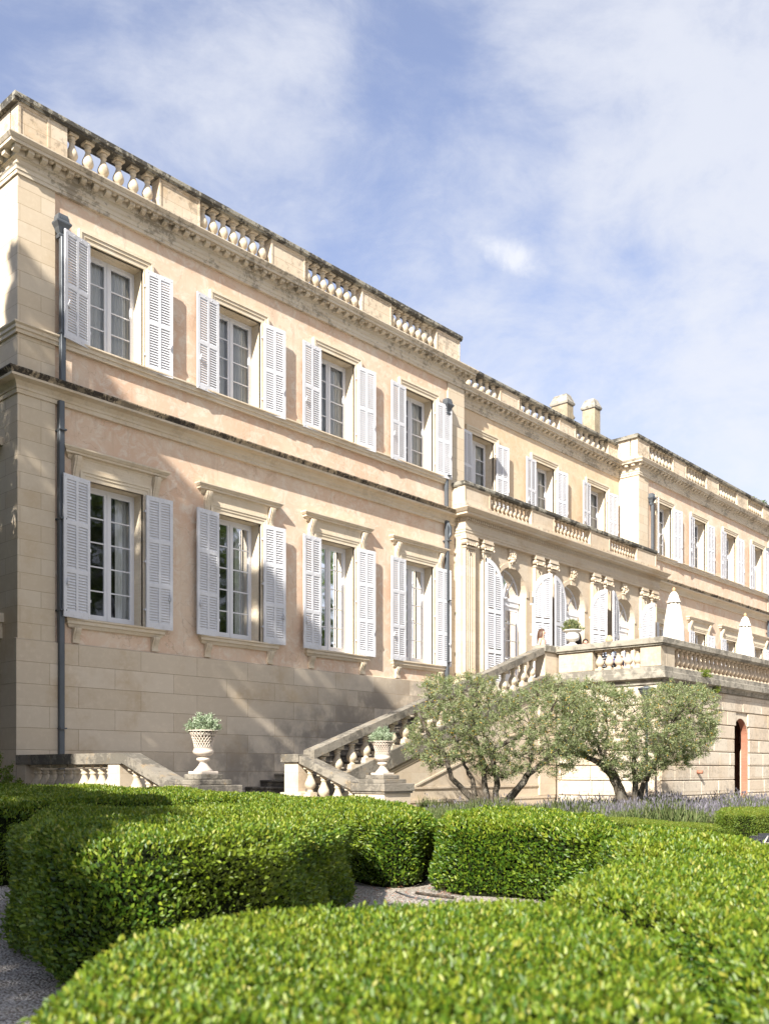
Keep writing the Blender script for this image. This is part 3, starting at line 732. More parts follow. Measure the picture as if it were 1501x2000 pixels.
# --- portico
PY = 17.62; PX0, PX1 = 23.25, 36.0; ARC = [25.85, 29.60, 33.35]; AR = .86; ZS = 6.74; ZF = 3.65
def arch_wall(mb, x0, x1, z0, z1, y, c, r, zs, depth, mi=0, rmi=0, n=20):
    arc = [(c-r*math.cos(math.pi*i/n), zs+r*math.sin(math.pi*i/n)) for i in range(n+1)]
    mb.add([(x0,y,z0),(c-r,y,z0),(c-r,y,zs),(x0,y,zs)], [(0,1,2,3)], mi); mb.add([(c+r,y,z0),(x1,y,z0),(x1,y,zs),(c+r,y,zs)], [(0,1,2,3)], mi)
    mb.add([(x0,y,zs),(c-r,y,zs),(c-r,y,z1),(x0,y,z1)], [(0,1,2,3)], mi); mb.add([(c+r,y,zs),(x1,y,zs),(x1,y,z1),(c+r,y,z1)], [(0,1,2,3)], mi)
    for i in range(n):
        (a, b), (e, f) = arc[i], arc[i+1]; mb.add([(a,y,b),(e,y,f),(e,y,z1),(a,y,z1)], [(0,1,2,3)], mi)
        mb.add([(a,y,b),(a,y+depth,b),(e,y+depth,f),(e,y,f)], [(0,1,2,3)], rmi)
    for s in (-1, 1): mb.add([(c+s*r,y,z0),(c+s*r,y+depth,z0),(c+s*r,y+depth,zs),(c+s*r,y,zs)], [(0,1,2,3)], rmi)
mb = MB(); WY = PY+.12; edges = [PX0, (ARC[0]+ARC[1])/2, (ARC[1]+ARC[2])/2, PX1]
for i, c in enumerate(ARC): arch_wall(mb, edges[i], edges[i+1], ZF, 8.18, WY, c, AR, ZS, .42)
mb.box(PX0, PX0+.3, WY+.002, YR, ZF, 8.2); mb.box(PX1-.3, PX1, WY+.002, YR, ZF, 8.2)
for c in ARC:                                               # raised band round each arch
    n = 24
    for i in range(n):
        a0, a1 = math.pi*i/n, math.pi*(i+1)/n; r0, r1 = AR+.0, AR+.14
        P4 = [(c-r*math.cos(a), ZS+r*math.sin(a)) for r, a in ((r0, a0), (r1, a0), (r1, a1), (r0, a1))]
        mb.prism(P4, WY-.03, WY+.0-.002, 'y')
portico = part(mb, 'portico_wall', M['ashlarpale'])
pth = [(PX0, YW+.5), (PX0, PY), (PX1, PY), (PX1, YW+.5)]
mb = MB(); mb.sweep(pth, [(-.4, 8.18), (.03, 8.18), (.03, 8.25), (.045, 8.26), (.045, 8.33), (.06, 8.34), (.06, 8.40), (.03, 8.42), (.03, 8.56), (.06, 8.58), (.06, 8.60), (.05, 8.61), (.05, 8.70), (.12, 8.72), (.27, 8.735), (.27, 8.80), (.30, 8.81), (.38, 8.90), (.38, 8.93), (-.4, 8.99)])
n = 124; st = (PX1-PX0+.1)/n
for i in range(n):
    x = PX0-.05+st*(i+.5); mb.box(x-.03, x+.03, PY-.105, PY-.048, 8.615, 8.698)
for i in range(6): mb.box(PX0-.105, PX0-.048, PY+.06+i*.1, PY+.12+i*.1, 8.615, 8.698)
part(mb, 'entablature', M['ashlarpale'])
def fluted(x, w, corner=False):
    z0, z1 = ZF+.36, 7.80; n = 5; d = .03; y = PY; pts = [(x-w/2, y+.15), (x-w/2, y)]
    fw = (w-.06)/n
    for k in range(n):
        a = x-w/2+.03+k*fw
        for t in range(7):
            ph = math.pi*t/6; pts.append((a+fw*.5-fw*.42*math.cos(ph), y+d*math.sin(ph)))
    pts += [(x+w/2, y), (x+w/2, y+.15)]
    mb = MB(); mb.poly(pts, z0, z1)
    p = part(mb, 'fluted_pilaster', M['ashlarpale'])
    b = MB(); b.box(x-w/2-.07, x+w/2+.07, y-.07, y+.14, ZF, ZF+.17)
    for zz, e in ((ZF+.17, .06), (ZF+.23, .035), (ZF+.28, .05)): b.box(x-w/2-e, x+w/2+e, y-e, y+.14, zz, zz+.048)
    part(b, 'pilaster_base', M['ashlarpale'], p)
    c = MB(); c.box(x-w/2-.02, x+w/2+.02, y-.02, y+.14, 7.80, 7.86); c.box(x-w/2-.05, x+w/2+.05, y-.055, y+.14, 7.90, 8.04)
    c.box(x-w/2-.07, x+w/2+.07, y-.08, y+.14, 8.06, 8.10); c.box(x-w/2-.055, x+w/2+.055, y-.06, y+.14, 8.101, 8.178)
    for s in (-1, 1):                                       # volutes
        cx = x+s*(w/2+.015); cz = 7.96
        for r_, yy in ((.066, .075), (.045, .085), (.022, .095)):
            n_ = 16; ring = [(cx+r_*math.cos(2*math.pi*i/n_), cz+r_*math.sin(2*math.pi*i/n_)) for i in range(n_)]
            c.prism(ring, y-yy, y+.10, 'y')
        c.tube([(cx+s*.02, y-.09, cz-.06), (cx+s*.03, y-.10, cz-.13)], [.03, .012], 6)
    for k in range(5): c.lathe([(.005, -.03), (.026, -.015), (.03, .0), (.02, .022), (.004, .03)], x-w/2+.05+k*(w-.1)/4, y-.06, 7.90, 6)
    part(c, 'capital', M['trim'] if False else M['ashlarpale'], p)
for i, x in enumerate((23.52, 24.38, 27.30, 28.18, 31.08, 31.96, 34.82, 35.68)): fluted(x, .50 if x < 23.6 else .40)
mb = MB(); mb.box(PX0-.02, PX0+.5, PY+.151, YW+.3, ZF, 8.17); part(mb, 'portico_flank', M['ashlarpale'])
# carved keystones
for c in ARC:
    mb = MB(); rr = random.Random(int(c*10))
    for k in range(46):
        a = rr.uniform(0, 2*math.pi); q = math.sqrt(rr.random()); X = c+.23*q*math.cos(a); Z = 7.90+.22*q*math.sin(a); r_ = rr.uniform(.025, .055)
        mb.lathe([(r_*math.sin(math.pi*(j+.5)/6), -r_*math.cos(math.pi*(j+.5)/6)) for j in range(6)], X, WY-.03-.06*(1-q*q)-rr.uniform(0, .03), Z, 7)
    mb.prism([(c-.14, 7.55), (c+.14, 7.55), (c+.2, 8.17), (c-.2, 8.17)], WY-.07, WY-.001, 'y')
    part(mb, 'carved_keystone', M['ashlarpale'])
# arched glazed doors
def arched_door(c):
    mb = MB(); y = WY+.30; n = 20; f = .06
    def band(r0, r1, y0, y1):
        for i in range(n):
            a0, a1 = math.pi*i/n, math.pi*(i+1)/n
            mb.prism([(c-r*math.cos(a), ZS+r*math.sin(a)) for r, a in ((r0, a0), (r1, a0), (r1, a1), (r0, a1))], y0, y1, 'y')
    band(AR-f, AR, y, y+.07)
    for s in (-1, 1): mb.box(min(c+s*AR, c+s*(AR-f)), max(c+s*AR, c+s*(AR-f)), y, y+.07, ZF, ZS)
    mb.box(c-AR+f, c+AR-f, y-.05, y+.07, 6.40, 6.62)       # transom
    mb.box(c-AR, c+AR, y-.07, y-.051, 6.56, 6.66)
    for a in (45, 90, 135):                                 # fanlight bars
        ca, sa = math.cos(R(a)), math.sin(R(a)); L = AR-f*.5
        mb.tube([(c+.12*ca, y+.02, 6.62+.12*sa), (c+L*ca, y+.02, ZS+L*sa-.02)], .026, 5)
    mb.lathe([(.14, -.03), (.16, 0), (.14, .03)], c, y+.02, 6.64, 12)
    for s in (-1, 1):
        xa, xb = (c-AR+f, c-.005) if s < 0 else (c+.005, c+AR-f)
        for p, q in ((xa, xa+.065), (xb-.065, xb)): mb.box(p, q, y-.02, y+.045, ZF+.02, 6.40)
        for p, q in ((ZF+.02, ZF+.55), (6.28, 6.40)): mb.box(xa+.065, xb-.065, y-.02, y+.045, p, q)
        for z in (4.75, 5.3, 5.85): mb.box(xa+.065, xb-.065, y-.008, y+.035, z-.015, z+.015)
    d = part(mb, 'arched_door', M['whitef'])
    g = MB(); g.add([(c-AR+f, y+.012, ZF+.2), (c+AR-f, y+.012, ZF+.2)] + [(c+(AR-.05)*math.cos(math.pi*i/n), y+.012, ZS+(AR-.05)*math.sin(math.pi*i/n)) for i in range(n+1)], [tuple(range(n+3))])
    part(g, 'glass', M['glass'], d)
    cu = MB(); vs = []; m_ = 40
    for i in range(m_+1):
        x = c+.62+(AR+.3-.62)*i/m_; yy = y+.34+.035*math.sin(i*1.1); vs += [(x, yy, ZF), (x, yy, 6.5)]
    cu.add(vs, [(2*i, 2*i+2, 2*i+3, 2*i+1) for i in range(m_)], 0, True); part(cu, 'curtain', M['curtain'], d)
for c in ARC: arched_door(c)
# arched shutters: hinge at x=0 (short side), tall straight edge at x=W
def make_arched_shutter():
    W = AR; t = .05; mb = MB(); z0 = ZF+.05; st = .085; n = 14
    crv = lambda x: (ZS + math.sqrt(max(0, AR*AR-(AR-x)**2)))       # rises from the hinge side
    mb.box(0, st, -t, 0, z0, crv(.02)); mb.box(W-st, W, -t, 0, z0, ZS+AR-.005); mb.box(W*.5-.03, W*.5+.03, -t, 0, z0, crv(W*.5)-.03)
    for i in range(n):                                      # curved head rail
        xa, xb = W*i/n, W*(i+1)/n
        mb.prism([(xa, max(z0, crv(xa)-.13-.1*(1-xa/W))), (xb, crv(xb)-.13-.1*(1-xb/W)), (xb, crv(xb)), (xa, crv(xa))], -t-.002, .002, 'y')
    rails = [z0+.07, 4.75, 6.0]
    for z in rails:
        for a, b in ((st, W*.5-.03), (W*.5+.03, W-st)): mb.box(a, b, -t, 0, z-.065, z+.065)
    for a, b in ((st, W*.5-.03), (W*.5+.03, W-st)):
        top = crv((a+b)/2)-.15; z = z0+.20
        while z < top:
            if min(abs(z-r) for r in rails) > .085:
                aa = a
                if z > ZS-.1:                               # clip to the curve
                    k = z-ZS; aa = max(a, AR-math.sqrt(max(0, AR*AR-max(0, k+.12)**2))) 
                if aa < b-.03:
                    h = .032
                    mb.add([(aa, -t+.003, z-h), (b, -t+.003, z-h), (b, -t+.012, z-h-.004), (aa, -t+.012, z-h-.004), (aa, -.005, z+h), (b, -.005, z+h), (b, -.014, z+h+.006), (aa, -.014, z+h+.006)],
                           [(0,1,5,4), (3,7,6,2), (0,3,2,1), (4,5,6,7)])
            z += .066
    s = mb.build('arched_shutter', M['white'], mansion)
    for z in (4.3, 5.5, 6.5):
        h = MB(); h.box(-.10, -.002, -.03, -.005, z-.03, z+.03); h.build('hinge', M['white'], s)
    return s
sar = make_arched_shutter()
for c, la, ra in ((ARC[0], 0, 11), (ARC[1], 6, 11), (ARC[2], 15, 11)):
    put_shutter(sar, 'ar', c-AR, PY-.13, -1, R(la)); put_shutter(sar, 'ar', c+AR, PY-.13, 1, R(ra))
# trellis between the pilasters
for x in (27.74, 31.52, 35.25):
    mb = MB(); x0, x1, z0, z1 = x-.235, x+.235, ZF+.05, 6.35; yb = PY-.02; sp = .085
    mb.box(x0, x0+.03, yb-.02, yb+.02, z0, z1); mb.box(x1-.03, x1, yb-.02, yb+.02, z0, z1)
    for s in (1, -1):
        k = -10
        for k in range(-6, 40):
            z = z0+k*sp; a = (x0+.03, z if s > 0 else z+.41); b = (x1-.03, z+.41 if s > 0 else z)
            if min(a[1], b[1]) < z0 or max(a[1], b[1]) > z1: continue
            yo = yb-.012 if s > 0 else yb+.002
            w = .017; mb.prism([(a[0], a[1]-w), (b[0], b[1]-w), (b[0], b[1]+w), (a[0], a[1]+w)], yo, yo+.01, 'y')
    part(mb, 'trellis', M['lattice'])
# balcony above the portico
mb = MB(); mb.box(PX0-.15, PX1-.35, 17.50, YR-.002, 8.97, 9.12); bal = part(mb, 'balcony_balustrade', M['parapet'])
peds = [(23.10, 24.42), (26.72, 28.12), (30.50, 31.92), (34.02, 35.63)]; prev = None
for p, q in peds:
    mb = MB(); pedestal(mb, p, q, 17.54, 17.80, 9.12, 9.63); part(mb, 'pedestal', M['ashlarpale'], bal)
    if prev: baluster_row(BAL_BALC, bal, prev+.02, p-.02, 17.67, 9.13, 10)
    prev = q
for a_, b_ in ((23.12, 23.36), (35.39, 35.62)):
    mb = MB(); mb.box(a_, b_, 17.801, YW+.0, 9.12, 9.63); part(mb, 'pedestal', M['ashlarpale'], bal)
mb = MB(); mb.sweep([(23.10, YW-.002), (23.10, 17.53), (35.64, 17.53), (35.64, YW-.002)], [(-.30, 9.63), (.02, 9.63), (.05, 9.67), (.05, 9.74), (.03, 9.77), (-.30, 9.77)]); part(mb, 'coping', M['coping'], bal)
mb = MB()                                                   # a sill on the side wall round the corner
mb.box(XL0-.16, XL0, 18.55, 20.6, 4.02, 4.2); mb.box(XL0-.14, XL0, 18.62, 18.80, 3.7, 4.02); part(mb, 'window_sill', M['trim'])
mb = MB(); mb.box(XL0-.2, XL0, 18.6, 20.7, 7.58, 7.74); part(mb, 'window_hood', M['trim'])
# ================================================================== TERRACE
TX, TY, TZ = 24.42, 11.86, 3.65                            # outer wall faces of the terrace and its floor
terr = thing('raised_terrace', 'raised stone terrace with rusticated retaining wall, arched niche and balustrade', 'terrace', (27, 13, 0))
def tpart(mb, name, mats, parent=terr): return local(mb, terr).build(name, mats, parent)
TE = 40.0
mb = MB(); mb.box(TX+.31, TE, TY+.31, 17.9, 3.35, TZ); mb.box(PX0, TX+.31, 15.5, 17.9, 3.35, TZ); tpart(mb, 'terrace_floor', M['slab'])
# front wall with niche
NX, NR, NS = 29.98, .56, 2.12
mb = MB(); arch_wall(mb, NX-1.1, NX+1.1, -.2, 3.4, TY+.05, NX, NR, NS, .20, 0, 1)
mb.box(TX, NX-1.1, TY+.05, TY+.5, -.2, 3.4); mb.box(NX+1.1, TE, TY+.05, TY+.5, -.2, 3.4)
for a, b in ((NX-1.6, NX-1.55), (NX+2.6, NX+2.65)): mb.box(a, b, TY+.51, TY+3.0, -.2, 3.34, 1)
mb.box(NX-1.6, NX+2.65, TY+3.0, TY+3.05, -.2, 3.34, 1)
mb.box(TX+.05, TX+.5, TY+.501, 15.4, -.2, 3.4)
wl = tpart(mb, 'retaining_wall', [M['rustic'], M['red']])
mb = MB(); rs = random.Random(4)                            # rusticated blocks, each its own cushion
zc = [-.1, .33, .76, 1.19, 1.60, 2.01, 2.42, 2.86, 3.38]
for k in range(len(zc)-1):
    z0, z1 = zc[k]+.012, zc[k+1]-.012
    x = TX-.0; first = True
    while x < 36:
        L = rs.uniform(.75, 1.7)
        x2 = x+L
        hw = NR+.02 if z0 < NS else (math.sqrt(max(0, (NR+.02)**2-(z0-NS)**2)) if z0-NS < NR else 0)
        a, b = x, x2
        if hw > 0:
            if a < NX-hw < b+.35: b = NX-hw; x2 = NX+hw
            elif a < NX+hw and b > NX-hw: a = NX+hw
        if b-a > .08: mb.cbox(a+.008, b-.008, TY-rs.uniform(0, .012), TY+.049, z0, z1, .014)
        x = x2
    y = TY+.0
    while y < 15.1:
        y2 = min(15.1, y+rs.uniform(.8, 1.5)); mb.cbox(TX-rs.uniform(0, .010), TX+.049, y+.008+(.06 if y == TY else 0), y2-.008, z0, z1, .014); y = y2
tpart(mb, 'rusticated_facing', M['rustic'], wl)
mb = MB(); mb.tube([(26.7, TY-.0, 1.0), (26.7, TY-.16, 1.0)], [.06, .05], 9); tpart(mb, 'drain_spout', M['red'], wl)
# crowning slab
pth = [(TX-.0, 15.2), (TX-.0, TY), (TE, TY)]
mb = MB(); mb.sweep(pth, [(-.5, 3.40), (.04, 3.40), (.05, 3.46), (.07, 3.48), (.07, 3.52), (.20, 3.56), (.20, 3.72), (.17, 3.74), (.17, 3.86), (.13, 3.88), (-.5, 3.90)])
tpart(mb, 'terrace_cornice', M['slab'])
BH = .55
BAL_T = make_baluster(BH+.02, .125, .06, M['terrbal']); BAL_T2 = make_baluster(BH+.02, .112, .06, M['terrbal'])
mb = MB(); mb.sweep([(TX+.04, 15.15), (TX+.04, TY+.04), (TE, TY+.04)], [(-.36, 4.47), (.08, 4.47), (.08, 4.50), (.13, 4.52), (.135, 4.66), (.11, 4.68), (-.36, 4.68)])
tb = tpart(mb, 'terrace_balustrade', M['slab'])
def tped(x0, x1, y0, y1, z0=3.90, z1=4.47):
    m_ = MB(); m_.cbox(x0, x1, y0, y1, z0, z1, .012); tpart(m_, 'pedestal', M['pier'], tb)
tped(TX+.02, TX+.36, 13.98, 15.1); tped(TX+.02, TX+.36, TY+.03, 12.50); tped(TX+.361, 25.30, TY+.03, TY+.36); tped(33.4, 34.4, TY+.03, TY+.36)
for i in range(5):
    y = 12.50+(13.98-12.50)*(i+.5)/5; link('baluster', BAL_T, tb, (TX+.19-27, y-13, 3.90))
for i in range(27): link('baluster', BAL_T2, tb, (25.30+(33.4-25.30)*(i+.5)/27-27, TY+.2-13, 3.90))
for i in range(6): link('baluster', BAL_T2, tb, (34.4+.3*(i+.5)-27, TY+.2-13, 3.90))

# ================================================================== STAIRCASE
st = thing('garden_staircase', 'stone garden stairs rising along the plinth with lichened sloping handrails', 'staircase', (15, 15, 0))
def spart(mb, name, mats, parent=st): return local(mb, st).build(name, mats, parent)
SL = .339; zr = lambda x: 1.40+SL*(x-14.28)
mb = MB()
for i in range(20):
    x = 14.95+.468*i; z = .5+.1575*(i+1)
    mb.box(x+.03, min(x+.468, 24.5)+.03, 15.45, 17.95, 0, z-.05); mb.cbox(x, x+.50, 15.451, 17.949, z-.049, z, .012)
spart(mb, 'stair_treads', M['step'])
mb = MB(); mb.poly([(9.2, 17.95), (9.2, 14.3), (9.55, 14.3), (14.3, 15.35), (14.95, 15.45), (14.95, 17.95)], 0, .5)
for k in range(3):
    dy = .4*(k+1); mb.poly([(9.56, 14.31-dy), (14.29, 15.36-dy), (14.29, 15.36-dy+.39), (9.56, 14.31-dy+.39)], 0, .5-.125*(k+1))
mb.poly([(9.0, 14.29), (9.0, 11.9), (9.55, 11.9), (9.55, 14.29)], 0, .12); spart(mb, 'landing', M['slab'])
# wall under the main flight
mb = MB(); mb.prism([(14.3, 0), (24.3, 0), (24.3, zr(24.3)-1.1), (14.3, zr(14.3)-.98)], 15.16, 15.44, 'y')
sw = spart(mb, 'stringer_wall', M['ashlarpale'])
mb = MB(); s_ = lambda x, d: (x, zr(x)-d)
mb.prism([s_(14.5, .83), s_(14.5, 1.0), s_(14.9, 1.24), s_(24.0, 1.24), s_(24.0, .83)], 15.10, 15.46, 'y'); spart(mb, 'stringer_coping', M['rail'], sw)
mb = MB()
for d, w, yy in ((1.30, .05, 15.135), (1.36, .03, 15.145)): mb.prism([s_(16.2, d), s_(16.2, d+w), s_(23.6, d+w), s_(23.6, d)], yy, 15.159, 'y')
def strip(p, q, w, y0, y1):
    a = Vector(p); b = Vector(q); n = Vector((-(b-a).y, (b-a).x)).normalized()*w/2
    mb.prism([tuple(a-n), tuple(b-n), tuple(b+n), tuple(a+n)], y0, y1, 'y')
strip((17.9, .62), (23.5, .62), .05, 15.13, 15.159); strip((17.95, .66), (23.5, 2.45), .05, 15.132, 15.158); strip((23.5, .6), (23.5, 2.5), .05, 15.134, 15.157)
mb.box(14.6, 24.2, 15.08, 15.159, -.1, .26); mb.box(14.6, 24.2, 15.06, 15.159, .261, .33)
mb.box(23.45, 24.3, 15.10, 15.159, .34, 3.3); spart(mb, 'wall_moulding', M['ashlarpale'], sw)
# main handrail
rp = [(14.30, zr(14.3)-.185), (14.30, zr(14.3)), (23.62, zr(23.62)), (23.62, zr(23.62)-.185)]
mb = MB(); mb.prism([s_(14.55, .19), s_(14.55, .0), s_(23.75, .0), s_(23.75, .19)], 15.13, 15.47, 'y'); mb.prism([s_(14.55, .205), s_(14.55, .19), s_(23.75, .19), s_(23.75, .205)], 15.17, 15.43, 'y')
hr = spart(mb, 'handrail', M['rail'])
BAL_S = make_baluster(.66, .125, .09, M['baluster'])
for i in range(19):
    x = 14.98+.462*i; o = link('baluster', BAL_S, hr, (x-15, 15.3-15, zr(x)-.86))
for i in range(19):
    mb = MB(); x = 14.98+.462*i; mb.prism([(x-.13, zr(x)-.90), (x+.13, zr(x)-.83), (x+.13, zr(x)-.76), (x-.13, zr(x)-.76)], 15.18, 15.42, 'y')
    spart(mb, 'baluster_footing', M['baluster'], hr)
# pier joining rail and terrace
mb = MB(); mb.cbox(23.80, TX+.40, 15.16, 15.50, 3.5, 4.48, .015); spart(mb, 'pier', M['ashlarpale'])
mb = MB(); mb.cbox(23.73, TX+.38, 15.10, 15.56, 4.481, 4.69, .02); spart(mb, 'pier_cap', M['slab'])
# newel post
mb = MB(); mb.cbox(14.28, 14.68, 15.36, 15.80, .5, 1.22, .012); mb.box(14.22, 14.9, 15.2, 15.86, .501, .57); spart(mb, 'newel_post', M['ashlarpale'])
mb = MB(); mb.cbox(14.22, 14.74, 15.30, 15.86, 1.221, 1.405, .015); spart(mb, 'newel_cap', M['rail'])
def drop_rail(xc, yt, zt, yb, zb, n):
    mb = MB(); w = .19
    pr = [(yb, zb-.17), (yb, zb), (yt, zt), (yt, zt-.17)]
    mb.prism(pr, xc-w, xc+w, 'x'); mb.prism([(yb, zb-.19), (yb, zb-.17), (yt, zt-.17), (yt, zt-.19)], xc-w+.04, xc+w-.04, 'x')
    h = spart(mb, 'handrail', M['rail'])
    for i in range(n):
        t = (i+.5)/n; y = yt+(yb-yt)*t; z = zt+(zb-zt)*t
        link('baluster', BAL_S, h, (xc-15, y-15, z-.83))
    mb = MB(); mb.prism([(yb, 0), (yb, max(.02, zb-.80)), (yt, zt-.80), (yt, 0)], xc-.15, xc+.15, 'x'); spart(mb, 'stringer_wall', M['ashlarpale'])
drop_rail(14.46, 15.36, 1.39, 13.7, .80, 4)
drop_rail(9.35, 14.24, 1.35, 12.75, .84, 4)
# level balustrade towards the house corner
mb = MB(); mb.prism([(14.24, 1.16), (14.24, 1.35), (17.9, 1.35), (17.9, 1.16)], 9.16, 9.54, 'x'); lv = spart(mb, 'handrail', M['rail'])
for a_, b_ in ((14.32, 14.68), (17.55, 17.9)):
    mb = MB(); mb.cbox(9.18, 9.52, a_, b_, .5, 1.159, .01); spart(mb, 'pedestal', M['ashlarpale'], lv)
for i in range(10): link('baluster', BAL_S, lv, (9.35-15, 14.70+2.85*(i+.5)/10-15, .5))
# urn pedestals
def urn_pedestal(x0, y0, zt, w=.94):
    x1, y1 = x0+w, y0+w; mb = MB(); mb.cbox(x0+.06, x1-.06, y0+.06, y1-.06, 0, zt-.161, .01); p = spart(mb, 'urn_pedestal', M['ashlarpale'])
    mb = MB(); mb.cbox(x0, x1, y0, y1, zt-.16, zt, .012); mb.box(x0+.03, x1-.03, y0+.03, y1-.03, zt-.20, zt-.161)
    mb.cbox(x0+.12, x1-.12, y0+.12, y1-.12, zt+.001, zt+.085, .01); mb.cbox(x0+.22, x1-.22, y0+.22, y1-.22, zt+.086, zt+.17, .01); spart(mb, 'stepped_cap', M['rail'], p)
    return ((x0+x1)/2, (y0+y1)/2, zt+.171)
UR = urn_pedestal(14.19, 12.76, .785); UL = urn_pedestal(8.98, 11.88, .82, .88)

# ================================================================== URNS AND THEIR PLANTS
def basket_urn(loc, label):
    t = thing('basket_urn', label, 'urn', loc, 'lattice urns on the stair pedestals')
    mb = MB(); mb.cbox(-.17, .17, -.17, .17, 0, .045, .008)
    mb.lathe([(.15, .045), (.15, .06), (.12, .085), (.075, .14), (.055, .18), (.065, .19), (.065, .20), (.10, .215), (.11, .235), (.10, .255), (.06, .265), (.06, .28), (.12, .295), (.155, .325), (.165, .355), (.155, .385), (.135, .395)], n=20)
    mb.build('urn_foot', M['terracotta'], t)
    prof = lambda s: .135+.035*s+.062*s**2.6
    mb = MB(); n = 22; H = .29; zb = .395
    for sgn in (1, -1):
        for i in range(n):
            pts = []
            for k in range(9):
                s = k/8*.98; a = 2*math.pi*i/n + sgn*s*1.05; r = prof(s); pts.append((r*math.cos(a), r*math.sin(a), zb+H*s))
            mb.tube(pts, .0075, 5)
    for s, w in ((0, .016), (.10, .010), (.80, .010), (1.0, .014)):
        r = prof(s); mb.lathe([(r-.012, zb+H*s-w*.7), (r+w, zb+H*s-w*.5), (r+w, zb+H*s+w*.5), (r-.012, zb+H*s+w*.7)], n=24)
    # open rings only: leave the top disc to the soil
    mb.build('basket', M['terracotta'], t)
    mb = MB(); mb.lathe([(.11, .40), (.125, .50), (.15, .60), (.175, .655)], n=16); mb.build('soil', M['soil'], t)
    return t
uL = basket_urn(UL, 'white lattice basket urn on the left stair pedestal, planted with a silver shrub')
uR = basket_urn(UR, 'white lattice basket urn on the right stair pedestal below the long handrail')
tu = thing('classical_urn', 'smooth white classical urn standing on the terrace balustrade pier', 'urn', (TX+.17, 14.72, 4.682))
mb = MB(); mb.cbox(-.16, .16, -.16, .16, 0, .04, .006)
mb.lathe([(.14, .04), (.13, .06), (.085, .09), (.075, .12), (.10, .15), (.17, .17), (.20, .22), (.205, .27), (.195, .285), (.21, .295), (.195, .31), (.19, .36), (.20, .40), (.24, .425), (.275, .44), (.275, .465), (.24, .47), (.22, .45)], n=24)
mb.build('urn_body', M['urnwhite'], tu)
def pot_plant(loc, r, h, label, n=150, per=26, L=.04, mat='grey', W=.32):
    c = rdir(n); c[:,2] = np.abs(c[:,2]); rad = rng.random(n)**.45
    cent = c*np.array([r, r, h])*rad[:,None]; cent[:,2] += .02
    al = c*np.array([.9, .9, .8])
    p, d, nr, tw = clump_leaves(cent, np.full(n, .10), per, L, LEAF4, al, .9)
    stems = MB()
    for q in range(0, n, 2): stems.tube([(cent[q][0]*.2, cent[q][1]*.2, -.03), tuple(cent[q]*.6), tuple(cent[q]+tw[q]*.05)], [.004, .003, .002], 4)
    me = leaf_mesh('shrub', p, d, nr, L*rng.uniform(.6, 1.2, len(p)), L*W, LEAF6, M[mat], None, (stems, M['bark']))
    o = link('potted_shrub', me, None, loc); tag(o, label, 'potted plant', 'silver shrubs in the urns'); return o
pot_plant((UL[0], UL[1], UL[2]+.66), .25, .24, 'silver leaved shrub growing in the left lattice urn', L=.036)
pot_plant((UR[0], UR[1], UR[2]+.66), .26, .26, 'silver leaved shrub growing in the right lattice urn before the handrail', L=.036)
pot_plant((TX+.17, 14.72, 5.12), .30, .30, 'grey green shrub growing in the smooth white terrace urn', L=.045, mat='olive')

# ================================================================== PARASOLS
def parasol(x, y, ztop, label):
    t = thing('closed_parasol', label, 'parasol', (x, y, TZ), 'folded parasols on the terrace')
    H = ztop-TZ; mb = MB(); mb.tube([(0,0,0), (0,0,H-.15)], .025, 10); mb.build('pole', M['wood'], t)
    mb = MB(); mb.lathe([(.022, H-.16), (.03, H-.13), (.045, H-.10), (.05, H-.06), (.035, H-.02), (.012, H)], n=12); mb.build('finial', M['wood'], t)
    mb = MB(); mb.cbox(-.3, .3, -.3, .3, 0, .07, .01); mb.lathe([(.06, .07), (.05, .25)], n=10); mb.build('base', M['iron'], t)
    def cloth(pr, lobes, amp, seed):
        m_ = MB(); n = 72; vs = []
        for j, (r, z) in enumerate(pr):
            for i in range(n):
                a = 2*math.pi*i/n; f = 1+amp*min(1, j*.35)*(.75*math.cos(lobes*a+seed)+.35*math.cos(lobes*2.0*a+1+j*.12)); vs.append((r*f*math.cos(a), r*f*math.sin(a), z))
        fs = [(k*n+i, k*n+(i+1) % n, (k+1)*n+(i+1) % n, (k+1)*n+i) for k in range(len(pr)-1) for i in range(n)]
        m_.add(vs, fs, 0, True); return m_
    cloth([(.29, H-1.98), (.31, H-1.94), (.295, H-1.6), (.26, H-1.2), (.215, H-.85), (.17, H-.55), (.12, H-.38)], 8, .2, 0).build('canopy', M['canvas'], t)
    cloth([(.205, H-.47), (.20, H-.44), (.165, H-.38), (.12, H-.24), (.07, H-.15), (.03, H-.13)], 8, .10, .6).build('top_flap', M['canvas'], t)
    return t
parasol(27.3, 12.86, 6.55, 'folded cream parasol nearer the terrace corner pier')
parasol(33.4, 13.1, 6.55, 'folded cream parasol farther along the terrace, right of the other')

